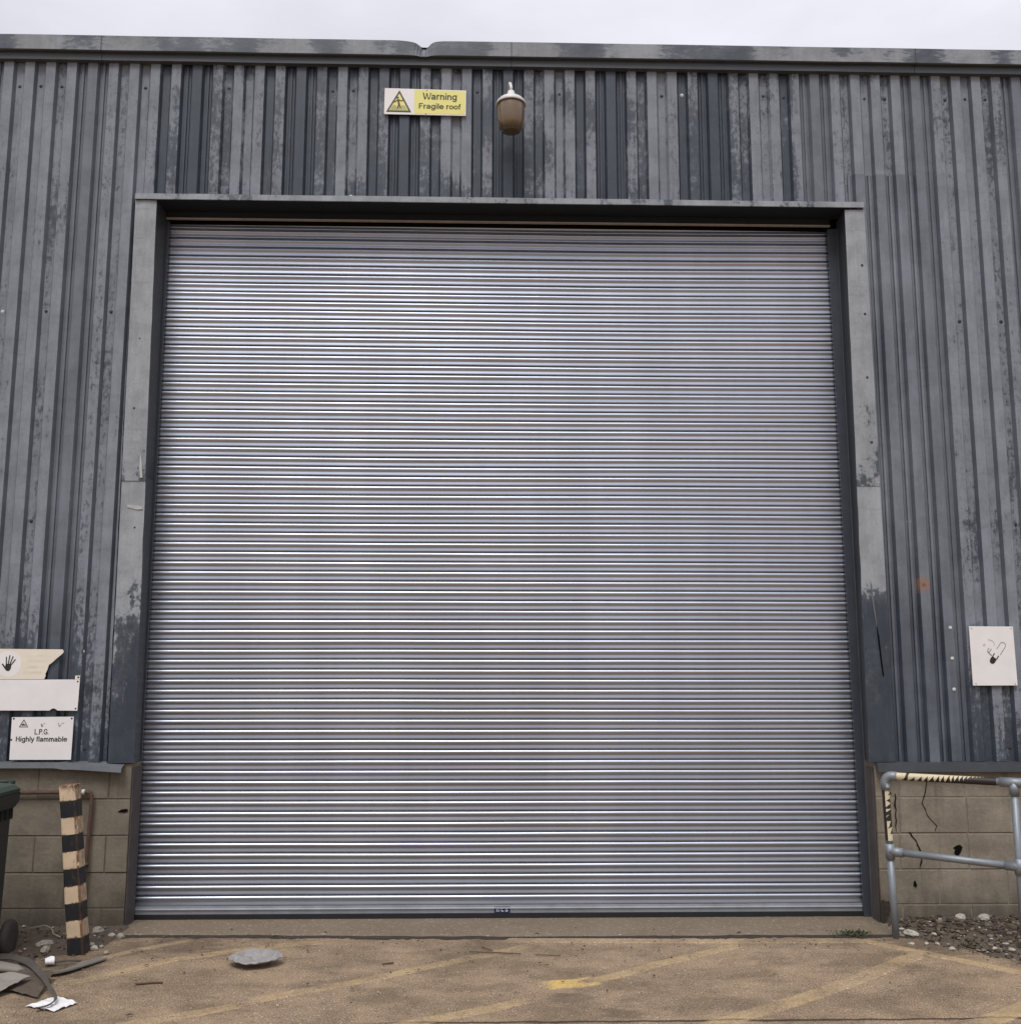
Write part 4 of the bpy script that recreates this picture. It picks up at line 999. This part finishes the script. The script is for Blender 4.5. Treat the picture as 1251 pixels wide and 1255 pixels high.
# ------------------------------------------------------------------ stones
def stone(x,y,sx,sy,sz,seed,label,group=None,mat='stone',z=0.):
    b=MB(); rock(b,0,0,0,sx,sy,sz,seed,2); o=b.build('stone',M[mat],smooth=False); o.location=(x,y,z+sz*.45)
    tag(o,label,'stone',group)
G1='pale stones on the gravel'
stone(2.46,-.29,.046,.028,.020,1,'flat white stone right beside the foot of the handrail post',G1,z=.01)
stone(2.854,-.10,.032,.025,.024,2,'white stone against the block wall, left one of the two largest on the gravel',G1,z=.05)
stone(3.00,-.11,.037,.028,.024,3,'white stone against the block wall, nearest the second rail post',G1,z=.05)
lb='small pale stone lying loose on the gravel and its edge'
for i,(x,y,s) in enumerate(((2.39,-.47,.022),(2.485,-.453,.016),(2.58,-.58,.024),(2.72,-.42,.016),(2.86,-.715,.022),(3.086,-.34,.026),(2.93,-.3,.02),(2.66,-.25,.022),(3.2,-.55,.024),(2.57,-.37,.018))):
    stone(x,y,s*.9,s*.7,s*.42,20+i,lb,G1,z=.03 if dR(x,y)>.2 else 0)
G2='stones in the dirt around the bollard'
stone(-2.638,-.435,.048,.026,.02,31,'flat grey stone lying left of the bollard, behind the rounder one',G2,'stone_grey',.015)
stone(-2.582,-.56,.028,.022,.02,32,'round pale stone lying left of the bollard',G2,'stone_grey',.015)
stone(-2.434,-.165,.036,.026,.026,33,'grey stone against the block wall just right of the bollard',G2,'stone_grey',.012)
lb2='small rubble stone between the bollard and the door'
for i,(x,y,s) in enumerate(((-2.328,-.223,.022),(-2.272,-.235,.024),(-2.335,-.486,.018),(-2.235,-.571,.014),(-2.38,-.40,.014),(-2.31,-.44,.012))):
    stone(x,y,s*1.1,s,s*.8,40+i,lb2,G2,'stone_grey' if i%2 else 'stone',.004)

# ------------------------------------------------------------------ weeds
def weed(x,y,n,w,hh,seed,label):
    pr=random.Random(seed); b=MB()
    for i in range(n):
        px,py=pr.gauss(0,w*.45),pr.gauss(0,w*.22); a=pr.uniform(0,6.28); l=hh*pr.uniform(.4,1.1); e=R(pr.uniform(15,75)); s=l*pr.uniform(.16,.3)
        d=Vector((math.cos(a)*math.cos(e),math.sin(a)*math.cos(e),math.sin(e))); sd=Vector((-math.sin(a),math.cos(a),pr.uniform(-.4,.4)))
        p=Vector((px,py,pr.uniform(0,hh*.4)))
        b.add([p,p+d*l*.5+sd*s,p+d*l-Vector((0,0,l*.15)),p+d*l*.5-sd*s],[(0,1,2,3)])
    o=b.build('weed',M['leaf']); o.location=(x,y,.004); tag(o,label,'weed',"weeds on the yard")
weed(2.12,-.265,230,.11,.026,1,'low green weed growing from the joint at the right end of the threshold')
weed(2.72,-.53,90,.11,.026,2,'sparse green weed growing in the gravel')

# ------------------------------------------------------------------ litter things on the yard
# flattened grey scrap
b=MB(); nr,na=9,40; vs=[(0,0,.016)]
for j in range(1,nr+1):
    t=j/nr
    for k in range(na):
        a=2*math.pi*k/na; rx=.146*(1+.06*vn(math.cos(a)*1.5,math.sin(a)*1.5,2)); ry=.112*(1-.35*abs(math.cos(a))**3)*(1+.22*vn(math.cos(a)*2.5,math.sin(a)*2.5,8))
        z=.012+.020*t*t+.016*abs(vn(t*4*math.cos(a),t*2.2*math.sin(a),1))+.006*vn(t*9*math.cos(a),t*7*math.sin(a),4)+(.010 if j==nr-1 else 0)+(.016*max(0,math.sin(a))*t)
        vs.append((rx*t*math.cos(a),ry*t*math.sin(a),max(.003,z)))
fs=[(0,1+k,1+(k+1)%na) for k in range(na)]
for j in range(nr-1):
    for k in range(na): fs.append((1+j*na+k,1+(j+1)*na+k,1+(j+1)*na+(k+1)%na,1+j*na+(k+1)%na))
b.add(vs,fs); o=b.build('scrap_piece',M['scrap'],smooth=False); o.location=(-1.352,-.80,.006)
md_=o.modifiers.new('thickness','SOLIDIFY'); md_.thickness=.004
tag(o,'crumpled grey flattened scrap lying on the yard in front of the shutter','scrap')
# white paper
def crumple(name,pts,z,mat,seed,amp,label,cat,res=14,th=.0015):
    """quad patch between four corners with folds"""
    b=MB(); a,c,d,e=[Vector(p) for p in pts]; vs=[];fs=[]
    for j in range(res+1):
        for i in range(res+1):
            u,v=i/res,j/res; p=(a*(1-u)+c*u)*(1-v)+(e*(1-u)+d*u)*v
            vs.append((p.x,p.y,z+p.z+max(.001,amp*(.25+abs(vn(u*3.3+seed,v*3.3,seed))*1.5+.35*abs(vn(u*8+seed,v*8,seed))))))
    fs=[(j*(res+1)+i,j*(res+1)+i+1,(j+1)*(res+1)+i+1,(j+1)*(res+1)+i) for j in range(res) for i in range(res)]
    b.add(vs,fs); o=b.build(name,mat,smooth=False); m_=o.modifiers.new('thickness','SOLIDIFY'); m_.thickness=th
    tag(o,label,cat); return o
crumple('paper_scrap',[(-2.29,-1.47,0),(-2.12,-1.55,0),(-2.06,-1.43,0),(-2.20,-1.33,0)],.004,M['paper'],3,.010,'crumpled white paper scrap on the yard below the straps','paper')
b=MB(); b.lathe([(.001,0),(.020,.001),(.026,.03),(.030,.045),(.028,.047),(.020,.01)],n=18); b.v=[(z-.02,x,y+.027) for x,y,z in b.v]
for i,(x,y,z) in enumerate(b.v): b.v[i]=(x,y,max(.002,z*(.75+.2*vn(x*40,y*40))))
o=b.build('plastic_cup',M['paper']); o.location=(-2.46,-.80,.008); o.rotation_euler=(0,0,R(25)); tag(o,'small crushed white plastic cup beside the straps, left of the bollard foot','cup')
# straps
def ribbon(name,pts,ws,th,mat,label,cat,tw=None):
    P=[Vector(p) for p in pts]
    # catmull-rom
    Q=[];W=[];TW=[]
    for i in range(len(P)-1):
        p0,p1,p2,p3=P[max(i-1,0)],P[i],P[i+1],P[min(i+2,len(P)-1)]
        for k in range(8):
            t=k/8; Q.append(.5*((2*p1)+(p2-p0)*t+(2*p0-5*p1+4*p2-p3)*t*t+(3*p1-p0-3*p2+p3)*t**3)); W.append(ws[i]+(ws[i+1]-ws[i])*t)
            TW.append((tw[i]+(tw[i+1]-tw[i])*t) if tw else 0)
    Q.append(P[-1]); W.append(ws[-1]); TW.append(tw[-1] if tw else 0)
    b=MB(); n=len(Q); vs=[]
    for i in range(n):
        t=(Q[min(i+1,n-1)]-Q[max(i-1,0)]).normalized(); s=Vector((-t.y,t.x,0)).normalized(); u=t.cross(s)*-1
        u=s.cross(t)*-1 if u.z<0 else u
        a=R(TW[i]); s2=s*math.cos(a)+u*math.sin(a); u2=u*math.cos(a)-s*math.sin(a)
        w=W[i]/2
        vs+=[Q[i]-s2*w-u2*th/2,Q[i]+s2*w-u2*th/2,Q[i]+s2*w+u2*th/2,Q[i]-s2*w+u2*th/2]
    fs=[]
    for i in range(n-1):
        for k in range(4): fs.append((i*4+k,i*4+(k+1)%4,(i+1)*4+(k+1)%4,(i+1)*4+k))
    fs+=[(3,2,1,0),((n-1)*4,(n-1)*4+1,(n-1)*4+2,(n-1)*4+3)]
    b.add(vs,fs); return tag(b.build(name,mat),label,cat)
ribbon('webbing_strap',[(-2.21,-.69,.012),(-2.26,-.80,.014),(-2.33,-.95,.018),(-2.42,-.98,.022),(-2.50,-.93,.03),(-2.58,-.83,.03)],[.060,.062,.062,.06,.06,.055],.007,M['strap'],'flat grey webbing strap kinked on the dirt in front of the bollard','strap',[0,0,8,15,10,0])
ribbon('rubber_strap',[(-2.80,-.75,.03),(-2.74,-.78,.045),(-2.634,-.83,.055),(-2.50,-.95,.06),(-2.37,-1.12,.055),(-2.25,-1.30,.045),(-2.165,-1.43,.03),(-2.17,-1.50,.020),(-2.215,-1.535,.018)],[.06,.058,.05,.042,.030,.018,.014,.020,.022],.006,M['strap_dark'],'dark rubber strap curling out over the white paper scrap','strap',[20,18,12,10,25,45,50,30,10])
b=MB(); pts=[(-2.79,-.90,.05),(-2.75,-.90,.052),(-2.68,-.905,.050),(-2.58,-.93,.042),(-2.52,-.96,.03)]
b.tube(pts,[.05,.05,.046,.036,.022],16); b.v=[(x,y,.004+max(0,z)*.55+.006*vn(x*20,y*20)) for x,y,z in b.v]
tag(b.build('fabric_roll',M['tarp'],smooth=True),'dull grey rolled sheet lying behind the dark strap at the left edge','roll')
crumple('brown_cloth',[(-2.56,-1.20,.0),(-2.28,-1.36,.0),(-2.33,-1.05,.03),(-2.52,-1.03,.03)],.006,M['cloth_dark'],8,.018,'dark brown cloth heap under the strap','cloth')
crumple('plastic_sheet',[(-2.78,-1.50,.0),(-2.50,-1.37,.0),(-2.40,-1.16,.03),(-2.78,-1.20,.05)],.014,M['tarp'],5,.02,'pale grey folded sheet at the left edge below the straps','sheet')
# cable stub, twigs
def twig(pts,r,mat,label,cat='twig',group=None,name='twig'):
    b=MB(); b.tube(pts,r,7); tag(b.build(name,mat,smooth=True),label,cat,group)
twig([(-2.44,-.80,.02),(-2.38,-.78,.026),(-2.30,-.775,.022)],.005,M['strap_dark'],'short dark cable piece between the cup and the strap','cable',name='cable')
twig([(-1.88,-1.14,.006),(-1.80,-1.12,.007),(-1.75,-1.115,.006)],.0045,M['twig'],'dark twig on the yard below the yellow line, nearest the bollard','twig','twigs on the yard')
twig([(-.19,-.60,.01),(-.05,-.62,.011),(.10,-.65,.010)],.0030,M['twig'],'long thin dark twig lying across the faded line left of centre','twig','twigs on the yard')
twig([(-.12,-.50,.01),(-.06,-.58,.011)],.003,M['twig'],'short dark twig crossing the end of the long twig','twig','twigs on the yard')
twig([(.18,-.66,.008),(.32,-.68,.008)],.0025,M['twig'],'thin twig right of the long twig in the middle of the yard','twig','twigs on the yard')
twig([(-.66,-.82,.008),(-.60,-.80,.008)],.004,M['twig'],'stubby twig right of the grey scrap','twig','twigs on the yard')
twig([(-2.86,-.11,.03),(-2.76,-.14,.055),(-2.70,-.19,.05),(-2.66,-.26,.035),(-2.60,-.30,.025)],.0035,M['root'],'pale dry stem lying in the dirt between the bin and the bollard')

# ------------------------------------------------------------------ world, sun, camera
w=bpy.data.worlds.new('World'); scene.world=w; w.use_nodes=True; t=w.node_tree; t.nodes.clear()
out=t.nodes.new('ShaderNodeOutputWorld'); bg=t.nodes.new('ShaderNodeBackground'); bg.inputs['Strength'].default_value=.1
sky=t.nodes.new('ShaderNodeTexSky'); sky.sky_type='NISHITA'; sky.sun_disc=False; sky.sun_elevation=R(58); sky.sun_rotation=R(172)
tc=t.nodes.new('ShaderNodeTexCoord'); sp=t.nodes.new('ShaderNodeSeparateXYZ'); t.links.new(tc.outputs['Generated'],sp.inputs[0])
mr=t.nodes.new('ShaderNodeMapRange'); mr.inputs[1].default_value=-.02; mr.inputs[2].default_value=1.0; mr.inputs[3].default_value=3.6; mr.inputs[4].default_value=12.6
t.links.new(sp.outputs[2],mr.inputs[0])
mp=t.nodes.new('ShaderNodeMapping'); mp.inputs['Scale'].default_value=(1.2,1.2,3.2); t.links.new(tc.outputs['Generated'],mp.inputs[0])
nz=t.nodes.new('ShaderNodeTexNoise'); nz.inputs['Scale'].default_value=2.2; nz.inputs['Detail'].default_value=6; nz.inputs['Roughness'].default_value=.55; t.links.new(mp.outputs[0],nz.inputs['Vector'])
ml=t.nodes.new('ShaderNodeMath'); ml.operation='MULTIPLY_ADD'; ml.inputs[1].default_value=.70; ml.inputs[2].default_value=.66; t.links.new(nz.outputs['Fac'],ml.inputs[0])
mm=t.nodes.new('ShaderNodeMath'); mm.operation='MULTIPLY'; t.links.new(mr.outputs[0],mm.inputs[0]); t.links.new(ml.outputs[0],mm.inputs[1])
vm=t.nodes.new('ShaderNodeVectorMath'); vm.operation='SCALE'; vm.inputs[0].default_value=(.962,.962,1.045); t.links.new(mm.outputs[0],vm.inputs['Scale'])
mx=t.nodes.new('ShaderNodeMix'); mx.data_type='RGBA'; mx.inputs[0].default_value=.90
t.links.new(sky.outputs[0],mx.inputs[6]); t.links.new(vm.outputs[0],mx.inputs[7]); t.links.new(mx.outputs[2],bg.inputs[0]); t.links.new(bg.outputs[0],out.inputs[0])
sun=bpy.data.lights.new('sun','SUN'); sun.energy=1.7; sun.angle=R(24); sun.color=(1,.985,.965)
so=bpy.data.objects.new('sun',sun); COL.objects.link(so); so.location=(-2,-12,18)
so.rotation_euler=Vector((.12,.52,-.85)).to_track_quat('-Z','Y').to_euler()

cam=bpy.data.cameras.new('camera'); co=bpy.data.objects.new('camera',cam); COL.objects.link(co); scene.camera=co
X,D,H,yaw,pit,rol=(-.11217,6.68159,1.62327,.0251,.14758,.00092)
fw=Vector((math.sin(yaw)*math.cos(pit),math.cos(yaw)*math.cos(pit),math.sin(pit)))
r0=Vector((math.cos(yaw),-math.sin(yaw),0)); u0=r0.cross(fw)
rv=r0*math.cos(rol)+u0*math.sin(rol); uv=u0*math.cos(rol)-r0*math.sin(rol)
co.matrix_world=Matrix(((rv.x,uv.x,-fw.x,X),(rv.y,uv.y,-fw.y,-D),(rv.z,uv.z,-fw.z,H),(0,0,0,1)))
cam.sensor_fit='HORIZONTAL'; cam.sensor_width=36; cam.lens=36.0; cam.clip_end=2000; cam.clip_start=.05
vs_=scene.view_settings; vs_.view_transform='Standard'; vs_.look='None'; vs_.exposure=.12; vs_.gamma=1; vs_.use_curve_mapping=False
scene.cycles.max_bounces=8
